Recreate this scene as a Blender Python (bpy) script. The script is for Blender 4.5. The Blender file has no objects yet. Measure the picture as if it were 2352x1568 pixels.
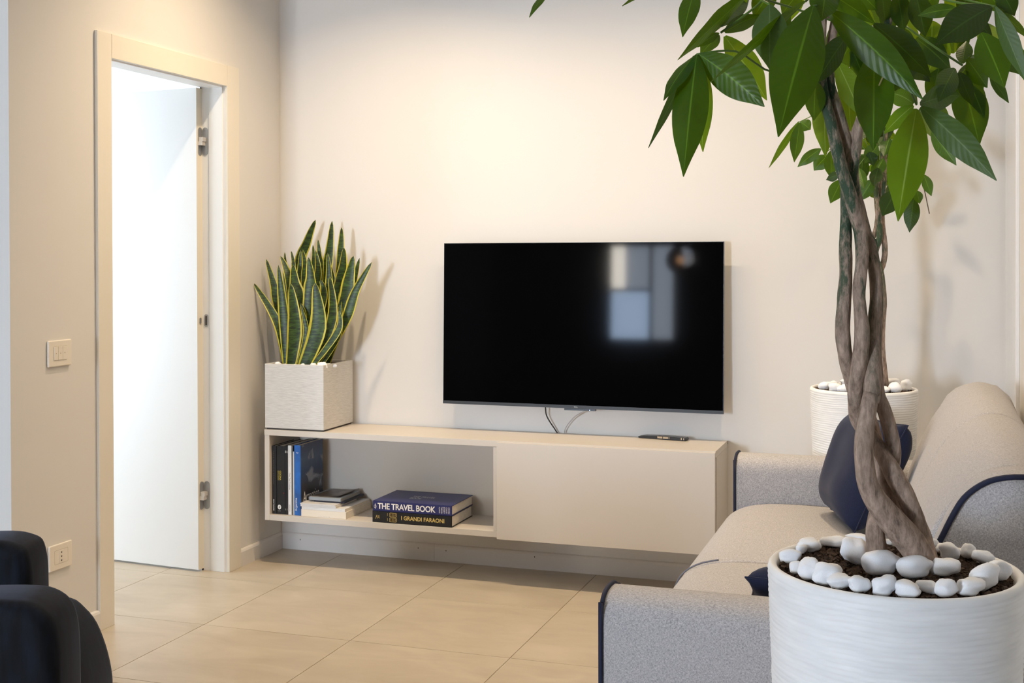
import bpy, bmesh, math, random
from mathutils import Vector, Matrix, noise

# ------------------------------------------------------------------ camera, world, exposure
SC = bpy.context.scene
COL = SC.collection
W_, H_, F_, PPY = 2352.0, 1568.0, 2800.52, 615.08
CAM = Vector((2.8673, -5.06, 1.3597))
RT = Vector((0.946764, 0.321918, -0.002527))
UP = Vector((-0.000427, 0.009103, 0.999958))
FW = Vector((-0.321927, 0.946724, -0.008756))
cd = bpy.data.cameras.new('camera')
cam = bpy.data.objects.new('camera', cd)
COL.objects.link(cam)
cd.sensor_fit = 'HORIZONTAL'; cd.sensor_width = 36.0
cd.lens = F_ / W_ * 36.0
cd.shift_y = -(H_ / 2 - PPY) / W_
cd.clip_start = 0.05; cd.clip_end = 60
cam.matrix_world = Matrix(((RT.x, UP.x, -FW.x, CAM.x), (RT.y, UP.y, -FW.y, CAM.y), (RT.z, UP.z, -FW.z, CAM.z), (0, 0, 0, 1)))
SC.camera = cam
world = bpy.data.worlds.new('world'); SC.world = world; world.use_nodes = True
world.node_tree.nodes['Background'].inputs[0].default_value = (0.75, 0.85, 1.0, 1)
world.node_tree.nodes['Background'].inputs[1].default_value = 1.0
SC.view_settings.view_transform = 'Standard'
SC.view_settings.look = 'None'
SC.view_settings.gamma = 1.0
SC.view_settings.use_curve_mapping = False
SC.view_settings.exposure = 0.0
SC.cycles.use_denoising = True
SC.cycles.max_bounces = 10
SC.cycles.diffuse_bounces = 6
SC.cycles.sample_clamp_indirect = 6.0

SPOT_POWER = 10.2            # each ceiling downlight in front of the television wall
SPOT_COLOR = (1.0, 0.78, 0.53)
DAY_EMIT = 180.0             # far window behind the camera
ROOM_EMIT = 17.0             # window of the room beyond the door

def at(u, v, d):             # a point of the place, d metres in front of the lens
    return CAM + (FW + RT * ((u - W_ / 2) / F_) - UP * ((v - PPY) / F_)) * d
def on(u, v, ax, val):
    k = FW + RT * ((u - W_ / 2) / F_) - UP * ((v - PPY) / F_)
    return CAM + k * ((val - CAM[ax]) / k[ax])

# ------------------------------------------------------------------ materials
MATS = {}
def newmat(name):
    m = bpy.data.materials.new(name); m.use_nodes = True
    MATS[name] = m
    nt = m.node_tree
    return m, nt, nt.nodes['Principled BSDF']
def nd(nt, typ, **kw):
    n = nt.nodes.new(typ)
    for k, v in kw.items():
        if k in n.inputs: n.inputs[k].default_value = v
        else: setattr(n, k, v)
    return n
def simple(name, col, rough=0.5, spec=0.5, metal=0.0, nscale=0, namt=0.0, bump=0.0, bscale=200, sheen=0.0, stretch=None, emit=None, estr=0):
    m, nt, b = newmat(name)
    b.inputs['Base Color'].default_value = (*col, 1)
    b.inputs['Roughness'].default_value = rough
    b.inputs['Specular IOR Level'].default_value = spec
    b.inputs['Metallic'].default_value = metal
    if sheen: 
        b.inputs['Sheen Weight'].default_value = sheen
        b.inputs['Sheen Roughness'].default_value = 0.4
    tc = nd(nt, 'ShaderNodeTexCoord')
    src = tc.outputs['Object']
    if stretch:
        mp = nd(nt, 'ShaderNodeMapping'); mp.inputs['Scale'].default_value = stretch
        nt.links.new(src, mp.inputs[0]); src = mp.outputs[0]
    if namt:
        n = nd(nt, 'ShaderNodeTexNoise', Scale=nscale, Detail=4.0)
        nt.links.new(src, n.inputs['Vector'])
        r = nd(nt, 'ShaderNodeValToRGB')
        r.color_ramp.elements[0].position = 0.3; r.color_ramp.elements[1].position = 0.7
        r.color_ramp.elements[0].color = (*[c * (1 - namt) for c in col], 1)
        r.color_ramp.elements[1].color = (*[min(1, c * (1 + namt)) for c in col], 1)
        nt.links.new(n.outputs['Fac'], r.inputs[0]); nt.links.new(r.outputs[0], b.inputs['Base Color'])
    if bump:
        n2 = nd(nt, 'ShaderNodeTexNoise', Scale=bscale, Detail=3.0)
        nt.links.new(src, n2.inputs['Vector'])
        bp = nd(nt, 'ShaderNodeBump', Strength=bump, Distance=0.002)
        nt.links.new(n2.outputs['Fac'], bp.inputs['Height']); nt.links.new(bp.outputs[0], b.inputs['Normal'])
    if emit:
        b.inputs['Emission Color'].default_value = (*emit, 1); b.inputs['Emission Strength'].default_value = estr
    return m

M_wall = simple('wall_paint', (0.71, 0.685, 0.645), 0.55, 0.3, bump=0.05, bscale=90)
M_walld = simple('bounce_cutting_dark', (0.10, 0.10, 0.105), 0.7, 0.2)  # unseen rear walls, darkened to cut the daylight bouncing back
M_ceil = simple('ceiling_paint', (0.64, 0.63, 0.61), 0.8, 0.2)
M_trim = simple('cream_lacquer', (0.76, 0.71, 0.61), 0.35, 0.4)
M_base = simple('baseboard_lacquer', (0.72, 0.69, 0.65), 0.35, 0.4)
M_white = simple('white_lacquer', (0.89, 0.90, 0.91), 0.3, 0.4)
M_cab = simple('greige_lacquer', (0.60, 0.545, 0.475), 0.38, 0.4)
M_plate = simple('cream_plastic', (0.80, 0.74, 0.64), 0.3, 0.5)
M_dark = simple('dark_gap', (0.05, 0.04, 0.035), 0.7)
M_blackpl = simple('black_plastic', (0.012, 0.012, 0.013), 0.35, 0.5)
M_bezel = simple('charcoal_bezel', (0.020, 0.020, 0.021), 0.4, 0.4)
M_grey_cable = simple('grey_cable', (0.45, 0.43, 0.42), 0.45)
M_chrome = simple('polished_metal', (0.8, 0.74, 0.66), 0.12, 0.5, metal=1.0)
M_hinge = simple('satin_nickel', (0.42, 0.43, 0.45), 0.35, 0.5, metal=0.7)
M_hinge2 = simple('bright_nickel', (0.72, 0.68, 0.64), 0.3, 0.5, metal=0.4)
M_soil = simple('soil', (0.075, 0.05, 0.036), 0.95, 0.1, nscale=140, namt=0.55)
M_stone = simple('white_marble', (0.91, 0.91, 0.91), 0.6, 0.3, nscale=45, namt=0.06, bump=0.25, bscale=70)
M_navy = simple('navy_cotton', (0.013, 0.018, 0.045), 0.85, 0.2, nscale=500, namt=0.25, bump=0.3, bscale=900, sheen=0.15)
M_pipe2 = simple('slate_piping', (0.17, 0.17, 0.20), 0.7, 0.3)
M_pipe = simple('navy_piping', (0.012, 0.016, 0.04), 0.7, 0.3)
M_grout = simple('grout', (0.52, 0.46, 0.37), 0.9, 0.1)
M_silver = simple('silver_ink', (0.55, 0.54, 0.52), 0.5)
M_whiteink = simple('white_ink', (0.85, 0.83, 0.80), 0.6)
M_gold = simple('gold_ink', (0.62, 0.45, 0.13), 0.45)
M_yellow = simple('yellow_ink', (0.70, 0.55, 0.05), 0.5)
M_redink = simple('red_ink', (0.5, 0.02, 0.02), 0.5)
M_blackink = simple('black_ink', (0.02, 0.02, 0.02), 0.6)
M_page = simple('paper_pages', (0.70, 0.64, 0.55), 0.9, 0.1, nscale=40, namt=0.12, stretch=(1, 1, 14))
M_pagev = simple('paper_pages_upright', (0.66, 0.60, 0.52), 0.9, 0.1, nscale=40, namt=0.12, stretch=(14, 1, 1))
M_bblack = simple('black_cover', (0.008, 0.008, 0.009), 0.4, 0.4)
M_bblue = simple('blue_cover', (0.018, 0.022, 0.12), 0.4, 0.4)
M_bnavy = simple('navy_cover', (0.012, 0.014, 0.03), 0.4, 0.4)
M_bgrey = simple('grey_cover', (0.30, 0.33, 0.36), 0.4, 0.4)
M_bpale = simple('pale_cover', (0.68, 0.66, 0.64), 0.45, 0.4)
M_bcream = simple('cream_cover', (0.78, 0.70, 0.58), 0.5, 0.4)
M_bwhite = simple('white_cover', (0.75, 0.74, 0.72), 0.45, 0.4)
M_led = simple('blue_white_led', (0.5, 0.6, 1), 0.4, emit=(0.6, 0.75, 1.0), estr=3.0)
M_screen = simple('television_glass', (0.0015, 0.0015, 0.0018), 0.05, 0.03)

def mat_tile():
    m, nt, b = newmat('beige_stoneware')
    b.inputs['Roughness'].default_value = 0.36; b.inputs['Specular IOR Level'].default_value = 0.4
    tc = nd(nt, 'ShaderNodeTexCoord')
    oi = nd(nt, 'ShaderNodeObjectInfo')
    mp = nd(nt, 'ShaderNodeMapping'); mp.inputs['Scale'].default_value = (1.0, 2.2, 1.0)
    ad = nd(nt, 'ShaderNodeVectorMath', operation='ADD')
    sc = nd(nt, 'ShaderNodeVectorMath', operation='SCALE'); sc.inputs['Scale'].default_value = 30.0
    cmb = nd(nt, 'ShaderNodeCombineXYZ')
    nt.links.new(oi.outputs['Random'], cmb.inputs[0]); nt.links.new(oi.outputs['Random'], cmb.inputs[1])
    nt.links.new(cmb.outputs[0], sc.inputs[0])
    nt.links.new(tc.outputs['Object'], mp.inputs[0]); nt.links.new(mp.outputs[0], ad.inputs[0]); nt.links.new(sc.outputs[0], ad.inputs[1])
    n = nd(nt, 'ShaderNodeTexNoise', Scale=3.2, Detail=6.0, Roughness=0.6, Distortion=0.6)
    nt.links.new(ad.outputs[0], n.inputs['Vector'])
    r = nd(nt, 'ShaderNodeValToRGB')
    r.color_ramp.elements[0].position = 0.32; r.color_ramp.elements[1].position = 0.68
    r.color_ramp.elements[0].color = (0.41, 0.345, 0.255, 1); r.color_ramp.elements[1].color = (0.50, 0.43, 0.33, 1)
    nt.links.new(n.outputs['Fac'], r.inputs[0]); nt.links.new(r.outputs[0], b.inputs['Base Color'])
    return m
M_tile = mat_tile()

def mat_fabric(name, c0, c1, sheen=0.1):
    m, nt, b = newmat(name)
    b.inputs['Roughness'].default_value = 0.9; b.inputs['Specular IOR Level'].default_value = 0.15
    b.inputs['Sheen Weight'].default_value = sheen
    tc = nd(nt, 'ShaderNodeTexCoord')
    hs = []
    for st in ((260, 900, 900), (900, 900, 260)):
        mp = nd(nt, 'ShaderNodeMapping'); mp.inputs['Scale'].default_value = st
        nt.links.new(tc.outputs['Object'], mp.inputs[0])
        n = nd(nt, 'ShaderNodeTexNoise', Scale=1.0, Detail=2.0); nt.links.new(mp.outputs[0], n.inputs['Vector'])
        hs.append(n)
    mx = nd(nt, 'ShaderNodeMath', operation='ADD')
    nt.links.new(hs[0].outputs['Fac'], mx.inputs[0]); nt.links.new(hs[1].outputs['Fac'], mx.inputs[1])
    n3 = nd(nt, 'ShaderNodeTexNoise', Scale=230.0, Detail=2.0); nt.links.new(tc.outputs['Object'], n3.inputs['Vector'])
    m2 = nd(nt, 'ShaderNodeMath', operation='MULTIPLY_ADD'); m2.inputs[1].default_value = 0.55
    nt.links.new(n3.outputs['Fac'], m2.inputs[0]); nt.links.new(mx.outputs[0], m2.inputs[2])
    r = nd(nt, 'ShaderNodeValToRGB')
    mr = nd(nt, 'ShaderNodeMapRange'); mr.inputs['From Min'].default_value = 0.97; mr.inputs['From Max'].default_value = 1.58
    nt.links.new(m2.outputs[0], mr.inputs['Value']); nt.links.new(mr.outputs[0], r.inputs[0])
    r.color_ramp.elements[0].color = (*c0, 1); r.color_ramp.elements[1].color = (*c1, 1)
    nt.links.new(r.outputs[0], b.inputs['Base Color'])
    bp = nd(nt, 'ShaderNodeBump', Strength=0.35, Distance=0.001)
    nt.links.new(mx.outputs[0], bp.inputs['Height']); nt.links.new(bp.outputs[0], b.inputs['Normal'])
    return m
M_sofa = mat_fabric('melange_grey_fabric', (0.250, 0.240, 0.240), (0.575, 0.55, 0.54))

def mat_velvet():
    m, nt, b = newmat('midnight_velvet')
    b.inputs['Roughness'].default_value = 0.75; b.inputs['Specular IOR Level'].default_value = 0.15
    b.inputs['Sheen Weight'].default_value = 0.26; b.inputs['Sheen Roughness'].default_value = 0.35
    b.inputs['Sheen Tint'].default_value = (0.45, 0.55, 0.8, 1)
    tc = nd(nt, 'ShaderNodeTexCoord'); mp = nd(nt, 'ShaderNodeMapping'); mp.inputs['Scale'].default_value = (60, 60, 9)
    nt.links.new(tc.outputs['Object'], mp.inputs[0])
    n = nd(nt, 'ShaderNodeTexNoise', Scale=1.0, Detail=4.0); nt.links.new(mp.outputs[0], n.inputs['Vector'])
    r = nd(nt, 'ShaderNodeValToRGB'); r.color_ramp.elements[0].position = 0.35; r.color_ramp.elements[1].position = 0.75
    r.color_ramp.elements[0].color = (0.0022, 0.0025, 0.0035, 1); r.color_ramp.elements[1].color = (0.0065, 0.009, 0.016, 1)
    nt.links.new(n.outputs['Fac'], r.inputs[0]); nt.links.new(r.outputs[0], b.inputs['Base Color'])
    return m
M_velvet = mat_velvet()

def mat_leaf(name, dark, mid, rib, trans, rough=0.38):
    m, nt, b = newmat(name)
    out = nt.nodes['Material Output']
    uv = nd(nt, 'ShaderNodeUVMap'); sp = nd(nt, 'ShaderNodeSeparateXYZ'); nt.links.new(uv.outputs[0], sp.inputs[0])
    s = nd(nt, 'ShaderNodeMath', operation='SUBTRACT'); s.inputs[1].default_value = 0.5; nt.links.new(sp.outputs[0], s.inputs[0])
    a = nd(nt, 'ShaderNodeMath', operation='ABSOLUTE'); nt.links.new(s.outputs[0], a.inputs[0])
    ribf = nd(nt, 'ShaderNodeMapRange'); ribf.inputs['From Min'].default_value = 0.012; ribf.inputs['From Max'].default_value = 0.032
    ribf.inputs['To Min'].default_value = 1.0; ribf.inputs['To Max'].default_value = 0.0
    nt.links.new(a.outputs[0], ribf.inputs['Value'])
    # side veins: v - 0.35*|u-.5|
    vv = nd(nt, 'ShaderNodeMath', operation='MULTIPLY_ADD'); vv.inputs[1].default_value = -0.30
    nt.links.new(a.outputs[0], vv.inputs[0]); nt.links.new(sp.outputs[1], vv.inputs[2])
    fr = nd(nt, 'ShaderNodeMath', operation='MULTIPLY'); fr.inputs[1].default_value = 2 * math.pi * 13
    nt.links.new(vv.outputs[0], fr.inputs[0])
    sn = nd(nt, 'ShaderNodeMath', operation='SINE'); nt.links.new(fr.outputs[0], sn.inputs[0])
    tc = nd(nt, 'ShaderNodeTexCoord'); n = nd(nt, 'ShaderNodeTexNoise', Scale=22.0, Detail=3.0)
    nt.links.new(tc.outputs['Object'], n.inputs['Vector'])
    r = nd(nt, 'ShaderNodeValToRGB'); r.color_ramp.elements[0].position = 0.3; r.color_ramp.elements[1].position = 0.7
    r.color_ramp.elements[0].color = (*dark, 1); r.color_ramp.elements[1].color = (*mid, 1)
    nt.links.new(n.outputs['Fac'], r.inputs[0])
    mx = nd(nt, 'ShaderNodeMix', data_type='RGBA'); mx.inputs[7].default_value = (*rib, 1)
    nt.links.new(ribf.outputs[0], mx.inputs[0]); nt.links.new(r.outputs[0], mx.inputs[6])
    nt.links.new(mx.outputs[2], b.inputs['Base Color'])
    b.inputs['Roughness'].default_value = rough; b.inputs['Specular IOR Level'].default_value = 0.4
    bp = nd(nt, 'ShaderNodeBump', Strength=0.08, Distance=0.002)
    nt.links.new(sn.outputs[0], bp.inputs['Height']); nt.links.new(bp.outputs[0], b.inputs['Normal'])
    tr = nd(nt, 'ShaderNodeBsdfTranslucent'); tr.inputs['Color'].default_value = (*trans, 1)
    sh = nd(nt, 'ShaderNodeMixShader'); sh.inputs[0].default_value = 0.42
    nt.links.new(b.outputs[0], sh.inputs[1]); nt.links.new(tr.outputs[0], sh.inputs[2]); nt.links.new(sh.outputs[0], out.inputs[0])
    return m
M_leaf = mat_leaf('mature_leaf', (0.014, 0.056, 0.002), (0.030, 0.098, 0.004), (0.13, 0.28, 0.02), (0.14, 0.25, 0.003))
M_leaf2 = mat_leaf('young_leaf', (0.055, 0.155, 0.003), (0.090, 0.215, 0.006), (0.32, 0.45, 0.10), (0.30, 0.44, 0.01), 0.42)
M_leaf3 = mat_leaf('grey_green_leaf', (0.045, 0.088, 0.022), (0.075, 0.13, 0.038), (0.16, 0.24, 0.10), (0.10, 0.20, 0.02), 0.45)
M_leaf4 = mat_leaf('dark_leaf', (0.008, 0.030, 0.002), (0.016, 0.052, 0.003), (0.05, 0.13, 0.015), (0.07, 0.13, 0.003), 0.4)
M_petiole = simple('green_petiole', (0.09, 0.17, 0.02), 0.5)

def mat_snake():
    m, nt, b = newmat('variegated_snake_leaf')
    uv = nd(nt, 'ShaderNodeUVMap'); sp = nd(nt, 'ShaderNodeSeparateXYZ'); nt.links.new(uv.outputs[0], sp.inputs[0])
    s = nd(nt, 'ShaderNodeMath', operation='SUBTRACT'); s.inputs[1].default_value = 0.5; nt.links.new(sp.outputs[0], s.inputs[0])
    a = nd(nt, 'ShaderNodeMath', operation='ABSOLUTE'); nt.links.new(s.outputs[0], a.inputs[0])
    tc = nd(nt, 'ShaderNodeTexCoord')
    ne = nd(nt, 'ShaderNodeTexNoise', Scale=30.0, Detail=2.0); nt.links.new(tc.outputs['Object'], ne.inputs['Vector'])
    ea = nd(nt, 'ShaderNodeMath', operation='MULTIPLY_ADD'); ea.inputs[1].default_value = 0.06
    nt.links.new(ne.outputs['Fac'], ea.inputs[0]); nt.links.new(a.outputs[0], ea.inputs[2])
    edge = nd(nt, 'ShaderNodeMapRange'); edge.inputs['From Min'].default_value = 0.405; edge.inputs['From Max'].default_value = 0.43
    nt.links.new(ea.outputs[0], edge.inputs['Value'])
    mp = nd(nt, 'ShaderNodeMapping'); mp.inputs['Scale'].default_value = (25, 25, 130)
    nt.links.new(tc.outputs['Object'], mp.inputs[0])
    n = nd(nt, 'ShaderNodeTexNoise', Scale=1.0, Detail=3.0, Distortion=0.8); nt.links.new(mp.outputs[0], n.inputs['Vector'])
    r = nd(nt, 'ShaderNodeValToRGB'); r.color_ramp.elements[0].position = 0.42; r.color_ramp.elements[1].position = 0.66
    r.color_ramp.elements[0].color = (0.010, 0.024, 0.005, 1); r.color_ramp.elements[1].color = (0.052, 0.105, 0.018, 1)
    nt.links.new(n.outputs['Fac'], r.inputs[0])
    mx = nd(nt, 'ShaderNodeMix', data_type='RGBA'); mx.inputs[7].default_value = (0.52, 0.45, 0.035, 1)
    nt.links.new(edge.outputs[0], mx.inputs[0]); nt.links.new(r.outputs[0], mx.inputs[6]); nt.links.new(mx.outputs[2], b.inputs['Base Color'])
    b.inputs['Roughness'].default_value = 0.45
    return m
M_snake = mat_snake()

def mat_bark():
    m, nt, b = newmat('mottled_bark')
    b.inputs['Roughness'].default_value = 0.8; b.inputs['Specular IOR Level'].default_value = 0.25
    tc = nd(nt, 'ShaderNodeTexCoord')
    mp = nd(nt, 'ShaderNodeMapping'); mp.inputs['Scale'].default_value = (1, 1, 0.3); nt.links.new(tc.outputs['Object'], mp.inputs[0])
    n = nd(nt, 'ShaderNodeTexNoise', Scale=110.0, Detail=6.0, Roughness=0.65); nt.links.new(mp.outputs[0], n.inputs['Vector'])
    r = nd(nt, 'ShaderNodeValToRGB'); r.color_ramp.elements[0].position = 0.3; r.color_ramp.elements[1].position = 0.72
    r.color_ramp.elements[0].color = (0.14, 0.098, 0.070, 1); r.color_ramp.elements[1].color = (0.52, 0.38, 0.29, 1)
    nt.links.new(n.outputs['Fac'], r.inputs[0])
    n2 = nd(nt, 'ShaderNodeTexNoise', Scale=26.0, Detail=6.0, Roughness=0.75); nt.links.new(mp.outputs[0], n2.inputs['Vector'])
    f = nd(nt, 'ShaderNodeMapRange'); f.inputs['From Min'].default_value = 0.47; f.inputs['From Max'].default_value = 0.57
    nt.links.new(n2.outputs['Fac'], f.inputs['Value'])
    hz = nd(nt, 'ShaderNodeSeparateXYZ'); nt.links.new(tc.outputs['Object'], hz.inputs[0])
    zf = nd(nt, 'ShaderNodeMapRange'); zf.inputs['From Min'].default_value = 1.05; zf.inputs['From Max'].default_value = 1.35
    nt.links.new(hz.outputs[2], zf.inputs['Value'])
    fm = nd(nt, 'ShaderNodeMath', operation='MULTIPLY'); nt.links.new(f.outputs[0], fm.inputs[0]); nt.links.new(zf.outputs[0], fm.inputs[1])
    mx = nd(nt, 'ShaderNodeMix', data_type='RGBA'); mx.inputs[7].default_value = (0.045, 0.075, 0.042, 1)
    nt.links.new(fm.outputs[0], mx.inputs[0]); nt.links.new(r.outputs[0], mx.inputs[6]); nt.links.new(mx.outputs[2], b.inputs['Base Color'])
    bp = nd(nt, 'ShaderNodeBump', Strength=0.9, Distance=0.003); nt.links.new(n.outputs['Fac'], bp.inputs['Height']); nt.links.new(bp.outputs[0], b.inputs['Normal'])
    return m
M_bark = mat_bark()
M_pot = simple('ribbed_white_resin', (0.87, 0.86, 0.83), 0.55, 0.35, nscale=14, namt=0.05, stretch=(1, 1, 6))
M_cube = simple('brushed_white_resin', (0.62, 0.60, 0.565), 0.65, 0.3, nscale=26, namt=0.10, bump=0.7, bscale=30, stretch=(1, 1, 11))

def mat_cover_photo():      # printed mountain photograph of the travel guide
    m, nt, b = newmat('mountain_photo_print')
    tc = nd(nt, 'ShaderNodeTexCoord')
    n = nd(nt, 'ShaderNodeTexNoise', Scale=14.0, Detail=5.0, Distortion=1.4); nt.links.new(tc.outputs['Object'], n.inputs['Vector'])
    sp = nd(nt, 'ShaderNodeSeparateXYZ'); nt.links.new(tc.outputs['Object'], sp.inputs[0])
    zr = nd(nt, 'ShaderNodeMapRange'); zr.inputs['From Min'].default_value = 0.23; zr.inputs['From Max'].default_value = 0.53
    nt.links.new(sp.outputs[2], zr.inputs['Value'])
    bg = nd(nt, 'ShaderNodeValToRGB')
    e = bg.color_ramp.elements; e[0].position = 0.0; e[0].color = (0.012, 0.012, 0.016, 1); e[1].position = 1.0; e[1].color = (0.03, 0.05, 0.13, 1)
    k = bg.color_ramp.elements.new(0.40); k.color = (0.035, 0.032, 0.04, 1)
    k = bg.color_ramp.elements.new(0.62); k.color = (0.012, 0.04, 0.12, 1)
    k = bg.color_ramp.elements.new(0.80); k.color = (0.05, 0.09, 0.19, 1)
    nt.links.new(zr.outputs[0], bg.inputs[0])
    sn = nd(nt, 'ShaderNodeValToRGB'); sn.color_ramp.elements[0].position = 0.56; sn.color_ramp.elements[1].position = 0.66
    sn.color_ramp.elements[0].color = (0, 0, 0, 1); sn.color_ramp.elements[1].color = (1, 1, 1, 1)
    nt.links.new(n.outputs['Fac'], sn.inputs[0])
    mx = nd(nt, 'ShaderNodeMix', data_type='RGBA'); mx.inputs[7].default_value = (0.22, 0.24, 0.30, 1)
    nt.links.new(sn.outputs[0], mx.inputs[0]); nt.links.new(bg.outputs[0], mx.inputs[6]); nt.links.new(mx.outputs[2], b.inputs['Base Color'])
    b.inputs['Roughness'].default_value = 0.35
    return m
M_photo = mat_cover_photo()
M_spineblue = simple('bright_blue_spine', (0.01, 0.10, 0.36), 0.35, nscale=20, namt=0.35)
M_magphoto = simple('brown_photo_print', (0.12, 0.085, 0.06), 0.35, nscale=25, namt=0.8)

def mat_emit(name, col, s):
    m = bpy.data.materials.new(name); m.use_nodes = True
    nt = m.node_tree; nt.nodes.clear()
    o = nt.nodes.new('ShaderNodeOutputMaterial'); e = nt.nodes.new('ShaderNodeEmission')
    e.inputs[0].default_value = (*col, 1); e.inputs[1].default_value = s
    nt.links.new(e.outputs[0], o.inputs[0])
    return m
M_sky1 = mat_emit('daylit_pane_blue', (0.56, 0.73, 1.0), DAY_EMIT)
M_wallglow = mat_emit('lit_wall_glow', (0.74, 0.84, 1.0), DAY_EMIT * 0.5)  # dimmer glow added in place of the lit wall around the window
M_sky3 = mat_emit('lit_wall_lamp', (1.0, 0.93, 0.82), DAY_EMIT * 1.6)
M_skyroom = mat_emit('daylit_room_pane', (0.78, 0.89, 1.0), ROOM_EMIT)
M_bulb = mat_emit('warm_bulb', (1.0, 0.55, 0.25), 120)
M_lampface = mat_emit('downlight_diffuser', SPOT_COLOR, 4)

# ------------------------------------------------------------------ builders
def link(o, parent=None, base=None):
    COL.objects.link(o)
    if parent is not None:
        o.parent = parent
        if parent.type == 'EMPTY':
            o.matrix_parent_inverse = parent.matrix_basis.inverted()
    return o
def mk(name, verts, faces, mat, parent=None, smooth=False, uvs=None):
    me = bpy.data.meshes.new(name)
    me.from_pydata([tuple(v) for v in verts], [], faces)
    if uvs:
        ul = me.uv_layers.new(name='UVMap')
        for li, l in enumerate(me.loops): ul.data[li].uv = uvs[l.vertex_index]
    if smooth:
        for p in me.polygons: p.use_smooth = True
    me.materials.append(mat); me.update()
    return link(bpy.data.objects.new(name, me), parent)
def from_bm(name, bm, mat, parent=None, smooth=False):
    me = bpy.data.meshes.new(name); bm.to_mesh(me); bm.free()
    if smooth:
        for p in me.polygons: p.use_smooth = True
    me.materials.append(mat)
    return link(bpy.data.objects.new(name, me), parent)
def bm_box(bm, x0, x1, y0, y1, z0, z1, bev=0.0, seg=2):
    r = bmesh.ops.create_cube(bm, size=1.0)
    vs = r['verts']
    for v in vs:
        v.co = Vector((x0 if v.co.x < 0 else x1, y0 if v.co.y < 0 else y1, z0 if v.co.z < 0 else z1))
    if bev > 0:
        es = list({e for v in vs for e in v.link_edges})
        bmesh.ops.bevel(bm, geom=es, offset=bev, segments=seg, profile=0.5, affect='EDGES')
def box(name, x0, x1, y0, y1, z0, z1, mat, parent=None, bev=0.0, seg=2, smooth=False):
    bm = bmesh.new(); bm_box(bm, min(x0, x1), max(x0, x1), min(y0, y1), max(y0, y1), min(z0, z1), max(z0, z1), bev, seg)
    return from_bm(name, bm, mat, parent, smooth)
def boxes(name, lst, mat, parent=None):
    bm = bmesh.new()
    for b in lst: bm_box(bm, *b)
    return from_bm(name, bm, mat, parent)
def catmull(pts, n):
    P = [Vector(p) for p in pts]; out = []
    for i in range(len(P) - 1):
        p0 = P[max(i - 1, 0)]; p1 = P[i]; p2 = P[i + 1]; p3 = P[min(i + 2, len(P) - 1)]
        for k in range(n):
            t = k / n
            out.append(0.5 * ((2 * p1) + (p2 - p0) * t + (2 * p0 - 5 * p1 + 4 * p2 - p3) * t * t + (3 * p1 - p0 - 3 * p2 + p3) * t ** 3))
    out.append(P[-1]); return out
def tube(name, pts, radii, mat, parent=None, seg=10, sub=6, rough=0.0, smooth=True):
    if not isinstance(radii, (list, tuple)): radii = [radii] * len(pts)
    C = catmull(pts, sub)
    R = [v.x for v in catmull([(r, 0, 0) for r in radii], sub)]
    verts, faces = [], []
    t0 = (C[1] - C[0]).normalized()
    nrm = t0.orthogonal().normalized()
    for i, c in enumerate(C):
        t = (C[min(i + 1, len(C) - 1)] - C[max(i - 1, 0)]).normalized()
        nrm = (nrm - t * nrm.dot(t)).normalized()
        bn = t.cross(nrm)
        for k in range(seg):
            a = 2 * math.pi * k / seg
            rr = R[i]
            if rough: rr *= 1 + rough * noise.noise(Vector((c.x * 40 + math.cos(a) * 1.5, c.y * 40 + math.sin(a) * 1.5, c.z * 40)))
            verts.append(c + (nrm * math.cos(a) + bn * math.sin(a)) * rr)
    for i in range(len(C) - 1):
        for k in range(seg):
            faces.append((i * seg + k, i * seg + (k + 1) % seg, (i + 1) * seg + (k + 1) % seg, (i + 1) * seg + k))
    faces.append(tuple(range(seg))[::-1]); n0 = (len(C) - 1) * seg
    faces.append(tuple(n0 + k for k in range(seg)))
    return mk(name, verts, faces, mat, parent, smooth)
def prism(name, poly, vec, mat, parent=None, bev=0.0, seg=3, smooth=False, puff=None):
    """closed 3D polygon extruded along vec, all edges rounded"""
    bm = bmesh.new()
    vs = [bm.verts.new(p) for p in poly]
    f = bm.faces.new(vs)
    r = bmesh.ops.extrude_face_region(bm, geom=[f])
    nv = [g for g in r['geom'] if isinstance(g, bmesh.types.BMVert)]
    for v in nv: v.co += Vector(vec)
    bmesh.ops.recalc_face_normals(bm, faces=bm.faces[:])
    if bev:
        caps = [f2 for f2 in bm.faces if len(f2.verts) > 4 or len(f2.verts) == len(poly)]
        es = list({e for f2 in caps for e in f2.edges})
        bmesh.ops.bevel(bm, geom=es, offset=bev, segments=seg, profile=0.5, affect='EDGES')
    return from_bm(name, bm, mat, parent, smooth)
def empty(name, loc):
    e = bpy.data.objects.new(name, None); e.empty_display_size = 0.1
    e.location = loc; COL.objects.link(e)
    e.matrix_basis = Matrix.Translation(Vector(loc))
    return e
def tag(o, label, cat, group=None):
    o['label'] = label; o['category'] = cat
    if group: o['group'] = group
    return o
def struct(o):
    o['kind'] = 'structure'; return o
_text_n = [0]
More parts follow.
